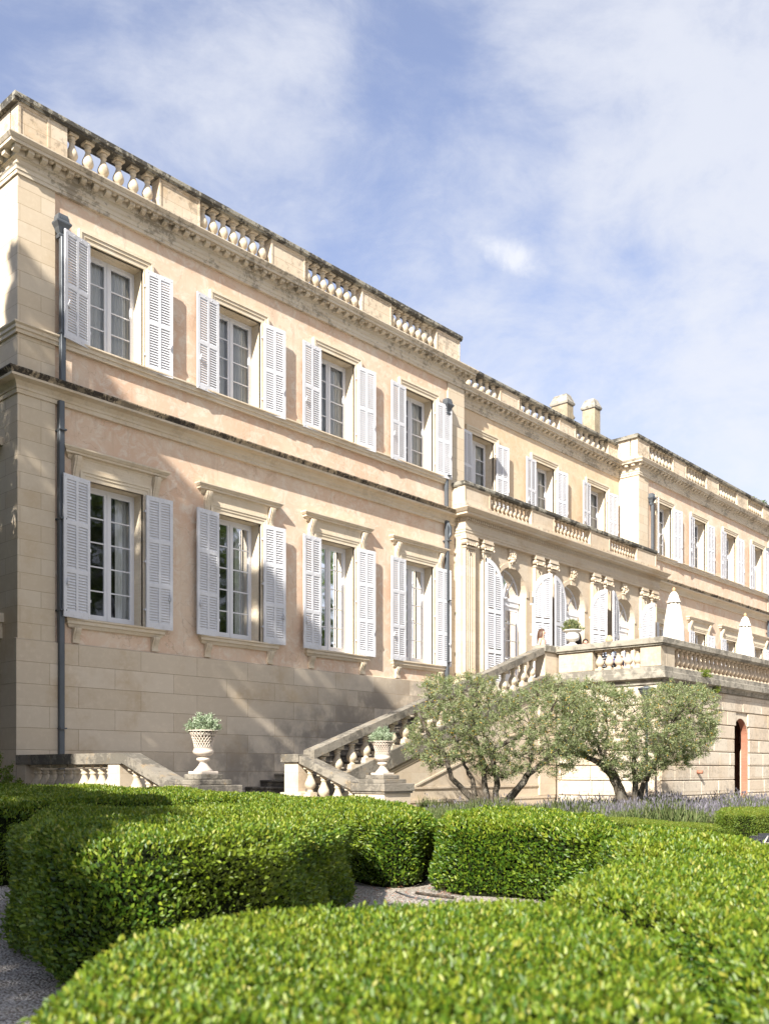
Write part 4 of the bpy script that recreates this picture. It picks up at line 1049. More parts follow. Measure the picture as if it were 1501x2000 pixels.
# ================================================================== PEOPLE
def person(label, loc, rz, sit, hair, hairmat, cloth, build=1.0, skirt=None, legs=None):
    t = thing('person', label, 'person', loc, None); t.rotation_euler = (0, 0, rz)
    V, E_, Rr = [], [], []
    def v(p, r, par=None):
        V.append(p); Rr.append(r if isinstance(r, tuple) else (r, r))
        if par is not None: E_.append((par, len(V)-1))
        return len(V)-1
    hz = .50 if sit else .92; b = build
    o = hz-.92
    pel = v((0, 0, .95+o), (.135*b, .10*b)); wa = v((0, 0, 1.10+o), (.115*b, .085*b), pel); ch = v((0, -.01, 1.28+o), (.135*b, .10*b), wa)
    nb = v((0, .0, 1.40+o), (.06, .055), ch); nk = v((0, -.01, 1.47+o), .046, nb); jaw = v((0, -.03, 1.53+o), (.058, .062), nk); cr = v((0, -.005, 1.60+o), (.076, .088), jaw); tp = v((0, .0, 1.655+o), (.05, .06), cr)
    for s in (-1, 1):
        sh = v((s*.155*b, .0, 1.365+o), .052*b, ch)
        if sit: el = v((s*.23, -.10, 1.12+o), .04*b, sh); wr = v((s*.14, -.32, 1.10+o), .027, el)
        else: el = v((s*.22, .02, 1.12+o), .04*b, sh); wr = v((s*.20, -.16, 1.0+o), .027, el)
        d = Vector((-s*.3, -1, -.05)).normalized(); w0 = Vector(V[wr]); pm = v(tuple(w0+d*.07), (.036, .018), wr)
        pc = Vector(V[pm])
        for k, (off, ln) in enumerate(((-.030, .075), (-.010, .085), (.010, .08), (.030, .062))):
            sd = Vector((d.y, -d.x, 0)); a = v(tuple(pc+sd*off+d*.035), .0095, pm); b1 = v(tuple(pc+sd*off+d*(.035+ln*.5)+Vector((0, 0, -.008))), .0085, a); v(tuple(pc+sd*off+d*(.035+ln*.85)+Vector((0, 0, -.028))), .007, b1)
        sd = Vector((d.y, -d.x, 0)); a = v(tuple(w0+d*.035+sd*(s*.035)), .011, pm); v(tuple(w0+d*.075+sd*(s*.058)+Vector((0, 0, -.01))), .009, a)
        hp = v((s*.09, 0, .90+o), .088*b, pel)
        if sit: kn = v((s*.11, -.44, .50), .062*b, hp); an = v((s*.11, -.46, .09), .04, kn)
        else: kn = v((s*.09, -.01, .50), .06*b, hp); an = v((s*.09, .02, .08), .038, kn)
        v((V[an][0], V[an][1]-.14, .035), (.04, .028), an)
    me = bpy.data.meshes.new('body'); me.from_pydata(V, E_, []); me.materials.append(M['skin'])
    ob = link('body', me, t)
    sk = ob.modifiers.new('skin', 'SKIN'); sk.use_smooth_shade = True
    lay = me.skin_vertices[0] if me.skin_vertices else None
    if lay is None:
        import bmesh
        bm = bmesh.new(); bm.from_mesh(me); bm.verts.layers.skin.verify(); bm.to_mesh(me); bm.free(); lay = me.skin_vertices[0]
    for i, r in enumerate(Rr): lay.data[i].radius = r; lay.data[i].use_root = (i == 0)
    ob.modifiers.new('sub', 'SUBSURF').levels = 1; ob.modifiers['sub'].render_levels = 2
    f = MB(); hzc = 1.585+o                                 # face: eyes, nose, mouth, ears
    for s in (-1, 1):
        f.lathe([(.001, -.009), (.008, -.004), (.009, .003), (.001, .009)], s*.030, -.083, hzc, 8); f.tube([(s*.078, .0, hzc-.03), (s*.086, .01, hzc), (s*.08, .01, hzc+.02)], [.007, .012, .006], 6)
    f.build('eyes_and_ears', M['skin'], t)
    f = MB(); f.tube([(0, -.086, hzc+.005), (0, -.104, hzc-.032), (0, -.088, hzc-.042)], [.007, .013, .007], 6); f.tube([(-.024, -.080, hzc-.066), (0, -.090, hzc-.068), (.024, -.080, hzc-.066)], [.003, .007, .003], 6); f.build('nose_and_mouth', M['skin'], t)
    h = MB()                                                # hair
    n, m_ = 18, 9; vs = []
    for j in range(m_):
        ph = math.pi*.62*j/(m_-1)
        for i in range(n):
            a = 2*math.pi*i/n; front = max(0, -math.sin(a))
            rr_ = 1.0; z = hzc+.02+.098*math.cos(ph*(1-.42*front)); r = math.sin(ph*(1-.42*front))
            vs.append((.090*r*math.cos(a)*rr_, .105*r*math.sin(a)*rr_+.008, z))
    h.add(vs, [(j*n+i, j*n+(i+1) % n, (j+1)*n+(i+1) % n, (j+1)*n+i) for j in range(m_-1) for i in range(n)], 0, True)
    if hair == 'long':
        rr2 = random.Random(5)
        for k in range(26):
            a = math.pi*(-.12+1.24*k/25); x = .085*math.cos(a); y = .095*math.sin(a)+.01
            l_ = rr2.uniform(.28, .36); h.tube([(x*.8, y*.8, hzc+.06), (x*1.02, y*1.02, hzc-.02), (x*1.15, y*1.1+.01, hzc-.14), (x*1.25+rr2.uniform(-.01, .01), y*1.05+.02, hzc-l_)], [.018, .024, .024, .008], 6)
    elif hair == 'bob':
        for k in range(22):
            a = math.pi*(-.1+1.2*k/21); x = .085*math.cos(a); y = .095*math.sin(a)+.01
            h.tube([(x*.8, y*.8, hzc+.06), (x*1.05, y*1.05, hzc-.03), (x*1.1, y*1.05, hzc-.13)], [.018, .025, .012], 6)
    h.build('hair', M[hairmat], t)
    c = MB()                                                # top or dress
    prof = [(.155, .115, .84), (.150, .112, .95), (.128, .098, 1.08), (.140, .108, 1.2), (.150, .118, 1.28), (.150, .105, 1.345)]
    if cloth[1] == 'shirt': prof += [(.175, .09, 1.385), (.10, .075, 1.43), (.065, .062, 1.455)]
    if skirt and not sit: prof = [(.27, .22, .42), (.22, .18, .65)] + prof
    n = 24; vs = [(a*b*math.cos(2*math.pi*i/n), q*b*math.sin(2*math.pi*i/n)-.005, z+o) for a, q, z in prof for i in range(n)]
    c.add(vs, [(k*n+i, k*n+(i+1) % n, (k+1)*n+(i+1) % n, (k+1)*n+i) for k in range(len(prof)-1) for i in range(n)], 0, True)
    if cloth[1] == 'shirt':
        for s in (-1, 1):
            e = Vector((s*.23, -.10, 1.12+o)) if sit else Vector((s*.22, .02, 1.12+o)); w = Vector((s*.14, -.32, 1.10+o)) if sit else Vector((s*.20, -.16, 1.0+o))
            c.tube([(s*.11*b, 0, 1.375+o), (s*.17*b, 0, 1.35+o), tuple(e), tuple(e.lerp(w, .85))], [.055, .066*b, .052*b, .036], 12)
    c.build('dress' if skirt else 'top', M[cloth[0]], t)
    if sit or not skirt:
        c = MB()
        for s in (-1, 1):
            pts = [(s*.08, 0, .90+o), (s*.11, -.44, .505), (s*.11, -.46, .12)] if sit else [(s*.085, 0, .90), (s*.09, -.01, .5), (s*.09, .02, .11)]
            c.tube(pts, [.11*b, .078*b, .05], 12)
        c.build('trousers' if not skirt else 'skirt', M[legs or cloth[0]], t)
    return t
person('woman with long brown hair and bare shoulders standing at the stair head', (24.72, 15.85, TZ-.02), R(12), False, 'long', 'hairb', ('pink', 'strapless'), skirt=True)
person('woman in pale blue dress standing half hidden behind the terrace urn', (25.30, 14.98, TZ-.16), R(150), False, 'long', 'hairk', ('blue', 'strapless'), skirt=True)
person('man with short dark hair and navy shirt seated behind the balustrade', (25.55, 14.85, TZ+.08), R(-50), True, 'short', 'hairk', ('navy', 'shirt'), 1.1, legs='navy')
person('blonde woman in pale blue blouse seated behind the terrace balusters', (25.50, 14.02, TZ+.10), R(80), True, 'bob', 'hairy', ('blue', 'shirt'), legs='navy')
def chair(x, y, rz, label):
    t = thing('terrace_chair', label, 'chair', (x, y, TZ), 'iron chairs on the terrace'); t.rotation_euler = (0, 0, rz)
    mb = MB()
    for i in range(6): mb.box(-.21, .21, -.21+i*.07, -.155+i*.07, .44, .455)
    mb.box(-.22, -.2, -.22, .21, .425, .44); mb.box(.2, .22, -.22, .21, .425, .44); mb.build('seat', M['iron'], t)
    mb = MB(); mb.tube([(-.2, .2, .43), (-.2, .26, .86), (.2, .26, .86), (.2, .2, .43)], .011, 6)
    for i in range(4): mb.box(-.2, .2, .215+i*.013, .225+i*.013, .55+i*.08, .59+i*.08)
    mb.build('backrest', M['iron'], t)
    for sx in (-1, 1):
        for sy in (-1, 1):
            mb = MB(); mb.tube([(sx*.2, sy*.19, .43), (sx*.22, sy*.23, 0)], .011, 6); mb.build('leg', M['iron'], t)
chair(25.58, 14.88, R(-50), 'black slatted iron chair under the seated dark haired man'); chair(25.53, 14.02, R(80), 'black slatted iron chair under the seated blonde woman')

# ================================================================== LAMP POST
lp = thing('garden_lamp', 'grey garden lamp post with a flared glass lantern standing behind the right olive tree', 'street lamp', (*gp(1262, 24.6), 0))
mb = MB(); mb.tube([(0,0,0), (0,0,.3), (0,0,2.85)], [.055, .04, .035], 12); mb.lathe([(.10, 0), (.09, .06), (.06, .12)], n=12)
for z in (1.2, 1.24, 2.78): mb.lathe([(.05, z), (.055, z+.015), (.05, z+.03)], n=12)
mb.build('pole', M['zinc'], lp)
mb = MB(); mb.lathe([(.07, 2.85), (.09, 2.88), (.20, 3.10), (.21, 3.12)], n=16); mb.build('lamp_head', M['zinc'], lp)
mb = MB(); mb.lathe([(.22, 3.121), (.225, 3.15), (.10, 3.19), (.02, 3.22)], n=16); mb.build('lamp_cap', M['zinc'], lp)

# ================================================================== OLIVE TREES
def sp(x, y, t):
    X, Y = gp(x, t); return np.array([X, Y, EYE+(HYP-y)/FPX*t])
def olive(name, label, limbs, outline, t0, depth, nclump, per, L=.055):
    root = thing(name, label, 'olive tree', tuple(sp(limbs[0][0][0], limbs[0][0][1], t0)*np.array([1, 1, 0])), 'olive trees in front of the terrace')
    l = np.array(root.location)
    mb = MB(); ends = []; rr = random.Random(3)
    fwd = np.array([CA, SA, 0])
    for pts, dz, r0, r1 in limbs_iter(limbs):
        n = len(pts); P = []
        for k, (x, y) in enumerate(pts):
            P.append(sp(x, y, t0) + fwd*dz*(k/(n-1)))
        # subdivide with wobble
        Q = [P[0]]
        for a, b in zip(P[:-1], P[1:]):
            for s in (.33, .67, 1.0): Q.append(a*(1-s)+b*s + (np.array([rr.uniform(-1, 1) for _ in range(3)])*.022 if s < 1 else 0))
        rad = [r0+(r1-r0)*(k/(len(Q)-1))**.8 + rr.uniform(-.008, .008)*(r0/.1) for k in range(len(Q))]
        mb.tube([tuple(q-l) for q in Q], rad, 9); ends += Q[len(Q)//3:]
    ends = np.array(ends)
    # clump centres: inside the outline, thick in depth in the middle, pulled towards limbs below
    O = np.array(outline, float); lo, hi = O.min(0), O.max(0); cx = []; 
    while len(cx) < nclump:
        x, y = rng.uniform(lo[0], hi[0]), rng.uniform(lo[1], hi[1])
        if not in_poly(O, np.array([x]), np.array([y]))[0]: continue
        d = edge_dist(O, np.array([x]), np.array([y]))[0]
        h = depth*math.sqrt(min(1, (d+6)/60)); dd = rng.uniform(-1, 1); dd = math.copysign(abs(dd)**.6, dd)*h
        hole = math.sin(x*.085+y*.05+t0)+math.sin(y*.11-x*.043+dd*2.5)+math.sin(x*.03+dd*3)
        if hole > 1.55 and rng.random() < .8: continue
        cx.append(sp(x, y, t0+dd*.9)) 
    cent = np.array(cx)
    # twigs joining clumps to the nearest limb or clump
    order = np.argsort(np.min(np.linalg.norm(cent[:,None]-ends[None], axis=2), axis=1))
    nodes = list(ends); 
    for q, i in enumerate(order):
        c = cent[i]; A = np.array(nodes); dist = np.linalg.norm(A-c, axis=1) + .5*np.maximum(0, A[:,2]-c[2]); j = int(np.argmin(dist)); a = A[j]
        if np.linalg.norm(a-c) > .08:
            mid = (a+c)/2 + rng.normal(0, .03, 3); r_ = .013 if q < nclump*.3 else .007
            mb.tube([tuple(a-l), tuple(mid-l), tuple(c-l)], [r_, r_*.8, r_*.5], 4)
        nodes.append(c)
    mb.build('trunk', M['bark'], root)
    mid = cent.mean(0); al = (cent-mid)/np.linalg.norm(cent-mid, axis=1, keepdims=True)*.8
    rr_ = rng.uniform(.14, .26, len(cent))
    p, d, nr, tw = clump_leaves(cent, rr_, per, L, LEAF4, al, .35)
    bad = rng.random(len(p)) < .0
    me = leaf_mesh('crown', p-l, d, nr, L*rng.uniform(.55, 1.25, len(p)), L*.24, LEAF4, M['olive'])
    link('crown', me, root); return root
def limbs_iter(limbs):
    for e in limbs_data[id(limbs)]: yield e
limbs_data = {}
def mk(*entries):
    l = [entries[0][0]]; limbs_data[id(l)] = entries; return l
l1 = mk(([(958, 1604), (945, 1575), (905, 1546), (880, 1520), (870, 1480), (835, 1435), (815, 1395)], -.5, .10, .025),
        ([(928, 1556), (922, 1520), (908, 1495), (893, 1440), (885, 1390)], .5, .06, .02),
        ([(956, 1604), (950, 1560), (946, 1530), (942, 1490), (930, 1450), (905, 1415), (880, 1413)], .2, .10, .02),
        ([(966, 1604), (968, 1560), (968, 1520), (958, 1475), (962, 1462), (1010, 1440), (1040, 1412), (1065, 1400), (1080, 1372)], -.4, .09, .02),
        ([(980, 1604), (984, 1578), (1002, 1552), (1030, 1515), (1052, 1498), (1082, 1475), (1118, 1440), (1130, 1400)], .3, .12, .025),
        ([(1030, 1515), (1040, 1488), (1050, 1440), (1035, 1380)], .9, .05, .015), ([(950, 1500), (925, 1440), (918, 1385), (925, 1350)], -.9, .05, .015))
o1 = [(800, 1420), (797, 1470), (835, 1500), (880, 1505), (905, 1480), (940, 1515), (990, 1520), (1030, 1500), (1085, 1520), (1125, 1500), (1150, 1470), (1160, 1420), (1150, 1370), (1120, 1335), (1075, 1322), (1020, 1345), (985, 1360), (960, 1325), (915, 1318), (870, 1325), (845, 1318), (822, 1330), (835, 1370), (810, 1395)]
olive('olive_tree', 'wide olive tree with five low trunks in front of the stair wall', l1, o1, 21.6, 1.7, 1400, 56, .055)
l2 = mk(([(1228, 1606), (1222, 1575), (1205, 1545), (1190, 1515), (1170, 1495), (1135, 1478), (1110, 1470)], -.4, .16, .03),
        ([(1222, 1580), (1215, 1540), (1202, 1505), (1180, 1470), (1170, 1440)], .5, .10, .02),
        ([(1236, 1606), (1236, 1575), (1238, 1540), (1232, 1500), (1235, 1440), (1245, 1400)], -.3, .11, .02),
        ([(1240, 1604), (1248, 1565), (1262, 1525), (1290, 1480), (1330, 1440), (1355, 1420)], .5, .10, .02),
        ([(1262, 1525), (1275, 1480), (1290, 1420), (1320, 1380)], -.9, .06, .015), ([(1205, 1545), (1185, 1480), (1200, 1420), (1190, 1370)], 1.0, .06, .015))
o2 = [(1095, 1420), (1085, 1470), (1110, 1490), (1150, 1470), (1175, 1500), (1215, 1520), (1255, 1525), (1290, 1505), (1330, 1500), (1365, 1480), (1392, 1445), (1402, 1400), (1398, 1362), (1375, 1343), (1330, 1340), (1300, 1333), (1270, 1350), (1245, 1358), (1225, 1345), (1190, 1340), (1150, 1330), (1110, 1335), (1090, 1370)]
olive('olive_tree', 'round olive tree with dark forked trunk beside the rusticated terrace wall', l2, o2, 22.6, 1.6, 1500, 60, .057)

# ================================================================== LAVENDER (ground cover)
def lavender():
    n = 19000; x = rng.uniform(815, 1520, n); t = np.where(x < 1150, rng.uniform(18.5, 22.5, n), rng.uniform(18.0, 25.0, n))
    t = np.where(x > 1300, rng.uniform(18, 26.0, n), t)
    XY = np.array([gp(a, b) for a, b in zip(x, t)]); 
    k = ~((XY[:,1] > 11.6) & (XY[:,0] > 24.2)) & (XY[:,1] < 14.8) & (x-820 > (t-18)*-0) 
    X = XY[k]; x = x[k]; n = len(X)
    hv = .27+.10*np.sin(X[:,0]*2.3)+.08*np.sin(X[:,1]*3.1+X[:,0]*.8)
    H = hv*rng.uniform(.7, 1.25, n)
    base = np.column_stack([X, np.zeros(n)]); lean = rng.normal(0, .28, (n, 3)); lean[:,2] = 1
    lean /= np.linalg.norm(lean, axis=1, keepdims=True)
    top = base+lean*H[:,None]
    st_ = leaf_mesh('lavender', base, lean, rdir(n), H, np.full(n, .012), LEAF4, M['lav'])
    # flower spikes join the same object as a second mesh merged through bmesh-free append
    sel = rng.random(n) < np.clip((x-1000)/800, .03, .4)
    fp, fd = top[sel]-lean[sel]*.01, lean[sel]
    rep = 3; fp = np.repeat(fp, rep, 0); fd = np.repeat(fd, rep, 0)
    fl_ = leaf_mesh('lavender_flowers', fp, fd, rdir(len(fp)), rng.uniform(.06, .11, len(fp)), np.full(len(fp), .022), LEAF4, M['lavf'])
    # low foliage cushion
    c = base[::2]+np.array([0, 0, .05]); m_ = len(c); c = np.repeat(c, 3, 0)+rng.normal(0, .07, (m_*3, 3))*[1, 1, .6]
    cu = leaf_mesh('lavender_leaves', c, rdir(len(c))+[0, 0, 1.1], rdir(len(c)), rng.uniform(.08, .20, len(c)), np.full(len(c), .012), LEAF4, M['lav'])
    import bmesh
    bm = bmesh.new(); bm.from_mesh(st_); off = len(bm.faces); bm.from_mesh(cu); off2 = len(bm.faces); bm.from_mesh(fl_)
    bm.faces.ensure_lookup_table()
    for f in bm.faces[off2:]: f.material_index = 1
    me = bpy.data.meshes.new('lavender'); me.materials.append(M['lav']); me.materials.append(M['lavf']); bm.to_mesh(me); bm.free()
    o = link('lavender', me); tag(o, 'mass of lavender and grey stems growing along the foot of the terrace wall', 'lavender', None, 'stuff')
lavender()

# ================================================================== HEDGES
def zplane(p):                                              # plane through three (x, t, z)
    A = np.array([[1, *gp(a, t)] for a, t, z in p]); return np.linalg.solve(A, np.array([z for *_, z in p]))
HN = [(10, 1.45), (22, 1.72), (75, 2.02), (155, 2.34), (265, 2.64), (400, 2.90), (560, 3.07), (700, 3.2), (900, 3.36), (1020, 3.34), (1090, 3.24), (1180, 3.0), (1280, 2.66), (1350, 2.30), (1400, 1.88), (1420, 1.5), (1430, 1.25), (1100, 1.12), (750, 1.12), (300, 1.15), (20, 1.2)]
hedge('clipped_hedge', 'nearest clipped hedge across the bottom of the view, blurred', HN, .605, .022, 22000, 11000, topleaf=.018, rnd_r=.12, bumps=.012)
HL2 = [(28, 6.2), (60, 7.7), (200, 8.5), (400, 8.9), (560, 8.9), (640, 8.6), (676, 8.1), (664, 7.3), (630, 6.2), (560, 5.1), (400, 4.55), (250, 4.35), (150, 4.4), (90, 4.8), (48, 5.4)]
hedge('clipped_hedge', 'broad clipped hedge block at left with its lower left half in shade', HL2, .72, .033, 10500, 9000, topleaf=.026, rnd_r=.16)
HL3 = [(-120, 8.3), (0, 8.65), (150, 9.4), (325, 10.1), (345, 10.7), (150, 11.2), (0, 11.2), (-120, 10.8)]
hedge('clipped_hedge', 'shaded clipped hedge at far left between the broad block and the long back hedge', HL3, .76, .034, 6500, 6500)
HB = [(-80, 14.4), (150, 14.4), (330, 13.9), (450, 13.2), (600, 12.2), (780, 11.0), (835, 10.3), (852, 9.6), (838, 8.95), (795, 8.5), (740, 8.55), (690, 8.95), (650, 9.6), (500, 10.9), (330, 12.0), (150, 12.6), (-80, 12.9)]
hedge('clipped_hedge', 'long back hedge below the stair urns, ending in a rounded block at centre', HB, .76, .035, 7500, 7200, zplane=zplane([(150, 14, .795), (780, 10.8, .665), (800, 8.6, .61)]))
HM = [(855, 8.8), (858, 8.35), (885, 8.05), (950, 7.95), (1040, 7.8), (1110, 7.45), (1165, 7.1), (1205, 7.3), (1205, 7.9), (1155, 9.2), (1085, 10.4), (1000, 10.6), (900, 10.0)]
hedge('clipped_hedge', 'bright rounded clipped hedge in the middle beneath the left olive tree', HM, .62, .036, 9000, 9500)
HR1 = [(1188, 6.6), (1205, 7.0), (1250, 7.7), (1325, 7.6), (1400, 7.0), (1501, 5.85), (1620, 5.0), (1620, 4.62), (1501, 4.98), (1400, 5.36), (1275, 5.15), (1225, 5.35), (1200, 5.9)]
hedge('clipped_hedge', 'yellow green clipped hedge curving below the lavender at right', HR1, .60, .031, 10500, 9500)
HR2 = [(1055, 3.62), (1095, 3.9), (1160, 4.4), (1260, 4.95), (1400, 5.2), (1620, 4.5), (1900, 3.4), (2300, 2.0), (2000, 1.1), (1500, 1.2), (1478, 1.5), (1452, 1.95), (1408, 2.32), (1345, 2.78), (1262, 3.08), (1150, 3.32)]
hedge('clipped_hedge', 'large clipped hedge at the right edge beside the nearest hedge', HR2, .60, .025, 15500, 13500, topleaf=.021, rnd_r=.12, bumps=.014)
HF1 = [(1130, 18.0), (1210, 18.0), (1330, 16.6), (1405, 15.6), (1412, 14.6), (1340, 15.2), (1210, 16.4), (1130, 17.0)]
hedge('low_box_edging', 'low fine leaved box edging in front of the lavender', HF1, .16, .02, 12000, 12000, 'boxleaf', .05, 'box edging by the lavender', .01, 'hedge')
HF2 = [(1402, 16.4), (1455, 16.9), (1560, 16.6), (1560, 15.0), (1501, 14.6), (1450, 14.0), (1405, 14.9)]
hedge('low_box_edging', 'taller dark box edging at the right edge below the arched niche', HF2, .40, .022, 10000, 10000, 'boxleaf', .06, 'box edging by the lavender', .012, 'hedge')
# dark shrub by the house corner, left edge
def shrub(name, label, loc, r, h, n, per, L, mat, group=None):
    c = rdir(n); c[:,2] = np.abs(c[:,2]); cent = c*np.array([r, r, h])*(rng.random(n)**.35)[:,None]+np.array([0, 0, .1])
    p, d, nr, tw = clump_leaves(cent, np.full(n, .18), per, L, LEAF6, c*.8, .2)
    st_ = MB()
    for q in range(0, n, 4): st_.tube([(0, 0, 0), tuple(cent[q]*.5), tuple(cent[q])], [.015, .01, .004], 4)
    o = link(name, leaf_mesh(name, p, d, nr, L*rng.uniform(.6, 1.2, len(p)), L*.45, LEAF6, M[mat], None, (st_, M['bark'])), None, loc); tag(o, label, 'shrub', group); return o
shrub('dark_shrub', 'dark shaded evergreen shrub at the left edge behind the hedges', (7.8, 16.3, 0), .72, 1.3, 200, 40, .06, 'tree')
for i, (x, y, z) in enumerate(((26.75, TY-.16, 3.66), (27.75, TY-.06, 3.30))):
    o = shrub('wall_weed', ('green tuft sprouting on the ledge under the terrace balusters', 'darker green tuft hanging under the terrace ledge near the niche')[i], (x, y, z), .16, .16, 34, 22, .04, 'boxleaf', 'weeds in the terrace ledge')

# ================================================================== SMALL THINGS ON THE GRAVEL
mb = MB(); mb.tube([(*gp(772, 8.25), .012), (*gp(800, 7.9), .014), (*gp(835, 7.7), .014), (*gp(880, 7.6), .012)], .006, 6)
tag(mb.build('watering_hose', M['zinc']), 'thin grey watering hose lying on the gravel between the hedges', 'hose')
mb = MB(); mb.tube([(*gp(812, 8.15), .012), (*gp(850, 7.95), .016), (*gp(885, 7.85), .014)], .012, 6)
tag(mb.build('dry_branch', M['bark']), 'dark dry branch on the gravel at the foot of the middle hedge', 'branch')
n = 260; xx = rng.uniform(690, 900, n); tt = rng.normal(8.1, .35, n); P_ = np.array([[*gp(a, b), .012] for a, b in zip(xx, tt)]); P_[:,2] += rng.random(n)*.01
dd = rdir(n)*[1, 1, .15]; o = link('fallen_leaves', leaf_mesh('fallen_leaves', P_, dd, rdir(n)*.3+[0, 0, 1], rng.uniform(.018, .04, n), np.full(n, .016), LEAF4, M['red'])); tag(o, 'brown fallen leaves scattered on the gravel under the hedges', 'leaves', None, 'stuff')
def spotlight(x, t, rz, label):
    s = thing('garden_spotlight', label, 'spotlight', (*gp(x, t), 0), 'spotlights on the gravel'); s.rotation_euler = (0, 0, rz); s.scale = (.7, .7, .7)
    mb = MB(); mb.cbox(-.13, .13, -.04, .04, .04, .22, .01); mb.build('housing', M['iron'], s)
    mb = MB(); mb.tube([(-.15, 0, .0), (-.15, 0, .14)], .012, 6); mb.tube([(.15, 0, 0), (.15, 0, .14)], .012, 6); mb.box(-.17, .17, -.05, .05, 0, .015); mb.build('bracket', M['iron'], s)
    mb = MB(); mb.box(-.115, .115, -.046, -.041, .055, .205); mb.build('lens', M['glass'], s)
spotlight(1475, 13.2, R(-30), 'black box spotlight on the gravel nearer the hedge tip'); spotlight(1493, 13.7, R(-60), 'black box spotlight at the right edge under the dark box edging')
mb = MB(); mb.tube([(*gp(1488, 13.0), .03), (*gp(1499, 13.3), .14)], .012, 6); tag(mb.build('white_stake', M['urnwhite']), 'thin white stake leaning beside the black spotlights', 'stake')

# ================================================================== GROUND
mb = MB(); mb.add([(-500, -500, 0), (900, -500, 0), (900, 900, 0), (-500, 900, 0)], [(0,1,2,3)])
g_ = mb.build('ground', M['gravel']); tag(g_, kind='structure')
mb = MB(); mb.add([(-60, 13.2, .004), (8.9, 13.2, .004), (8.9, 70, .004), (-60, 70, .004)], [(0,1,2,3)]); tag(mb.build('added_dark_bed', M['soil']), kind='structure')  # dark soil added to cut gravel bounce onto the side wall
mb = MB(); mb.add([(-60, -30, .004), (-2.5, -30, .004), (-2.5, 13.19, .004), (-60, 13.19, .004)], [(0,1,2,3)]); tag(mb.build('added_lawn', M['added_lawn']), kind='structure')  # unseen dark grass, added so less light bounces up from the left
# ================================================================== TREES OUTSIDE THE FRAME (they cast the shade on the west wing) AND BEHIND THE ROOF
def big_tree(name, label, cent, base, clrad, per, L, trunk_r, spread=None, mat='tree', group=None, nb=26):
    root = thing(name, label, 'tree', tuple(base), group); l = np.array(base, float)
    mb = MB(); mid = cent.mean(0); top = np.array([mid[0], mid[1], cent[:,2].max()-.8]); b0 = l
    zmin = np.percentile(cent[:,2], 4)
    fork = b0*.35+np.array([mid[0], mid[1], 0])*.65; fork[2] = max(1.8, zmin-.6)
    mb.tube([(0, 0, 0), tuple((fork-l)*.5+[.1, .1, 0]), tuple(fork-l), tuple(top-l)], [trunk_r*1.25, trunk_r, trunk_r*.8, trunk_r*.15], 12)
    for q in range(nb):
        c = cent[rng.integers(len(cent))]; s = rng.uniform(.05, .75); a = fork*(1-s)+top*s; a = a if a[2] < c[2] else fork
        m_ = (a+c)/2+np.array([0, 0, -.2]); mb.tube([tuple(a-l), tuple(m_-l), tuple(c-l)], [trunk_r*.35, trunk_r*.2, .02], 6)
    mb.build('trunk', M['bark'], root)
    al = (cent-mid)/(np.linalg.norm(cent-mid, axis=1, keepdims=True)+1e-6)*.5
    p, d, nr, tw = clump_leaves(cent, np.full(len(cent), clrad), per, L, LEAF4, al, .1)
    link('crown', leaf_mesh('crown', p-l, d, nr, L*rng.uniform(.6, 1.2, len(p)), L*.5, LEAF4, M[mat]), root); return root
def shade_crown(poly, X0, X1, n):
    O = np.array(poly, float); lo, hi = O.min(0), O.max(0); out = []
    while len(out) < n:
        c, v = rng.uniform(lo[0], hi[0]), rng.uniform(lo[1], hi[1])
        if not in_poly(O, np.array([c]), np.array([v]))[0]: continue
        X = rng.uniform(X0, X1); out.append((X, c+.34*X, v-.745*X))
    return np.array(out)
PA = [(9.3, 15.6), (9.5, 17.0), (10.8, 18.0), (12.3, 17.5), (13.2, 17.4), (14.2, 17.6), (14.9, 18.2), (15.2, 17.4), (15.4, 16.6), (16.0, 16.4), (17.5, 9), (17.5, 1), (13.3, 1), (12.9, 7), (12.5, 9.8), (11.6, 11), (10.7, 12.9), (10.3, 15.0)]
big_tree('tall_tree', 'tall broadleaved tree left of the photograph that shades the west wing', shade_crown(PA, -6.5, -1, 2300), (-5.0, 12.2, 0), .42, 42, .19, .32)
n = 330; cc = rdir(n)*rng.random((n, 1))**.4*np.array([3.6, 4.2, 5.6])+np.array([0, 0, 7.0]); cc = cc[cc[:,2] > 2]
wood = big_tree('tall_tree', 'dark broadleaved tree of the belt left of the mansion', cc, (0, 0, 0), .8, 46, .34, .35, nb=20, group='tree belt left of the mansion')
for i, (x, y, q) in enumerate(((-9, 19.5, 1.15), (-12, 26, 1.2), (-5, 27, 1.0), (-16, 33, 1.3), (-13, 13.5, 1.0), (-16, 4, .85), (-8, 34, 1.1), (2.6, 22.0, 1.0), (3.2, 29.5, 1.05), (4.7, 16.6, 0), (2.4, 15.9, 0), (6.4, 18.9, 0), (5.6, 21.0, 0), (3.2, 18.6, 0), (5.4, 23.8, 0))):
    if i == 0: o = wood
    else:
        o = wood.copy(); C.objects.link(o)
        for ch in wood.children: c_ = ch.copy(); C.objects.link(c_); c_.parent = o
    o.location = (x, y, 0); o.rotation_euler = (0, 0, i*1.7); o.scale = (q, q, q) if q else (.46, .5, .82)
PB = [(3.1, 0), (3.2, 2.2), (4.1, 3.4), (5.5, 4.6), (6.5, 5.4), (9, 5.7), (11.8, 6.4), (12.9, 7.6), (13.6, 5), (13.6, -.5)]
big_tree('spreading_tree', 'low spreading tree left of the photograph that shades the near left hedges', shade_crown(PB, -11, -6, 2300), (-9, 3.6, 0), .42, 42, .19, .26)
c0 = np.array([*gp(1466, 66), 16.6]); n = 170; cc = rdir(n)*rng.random((n, 1))**.4*np.array([3.4, 3.4, 2.9])+c0
cc = cc[cc[:,2] < 19.6]
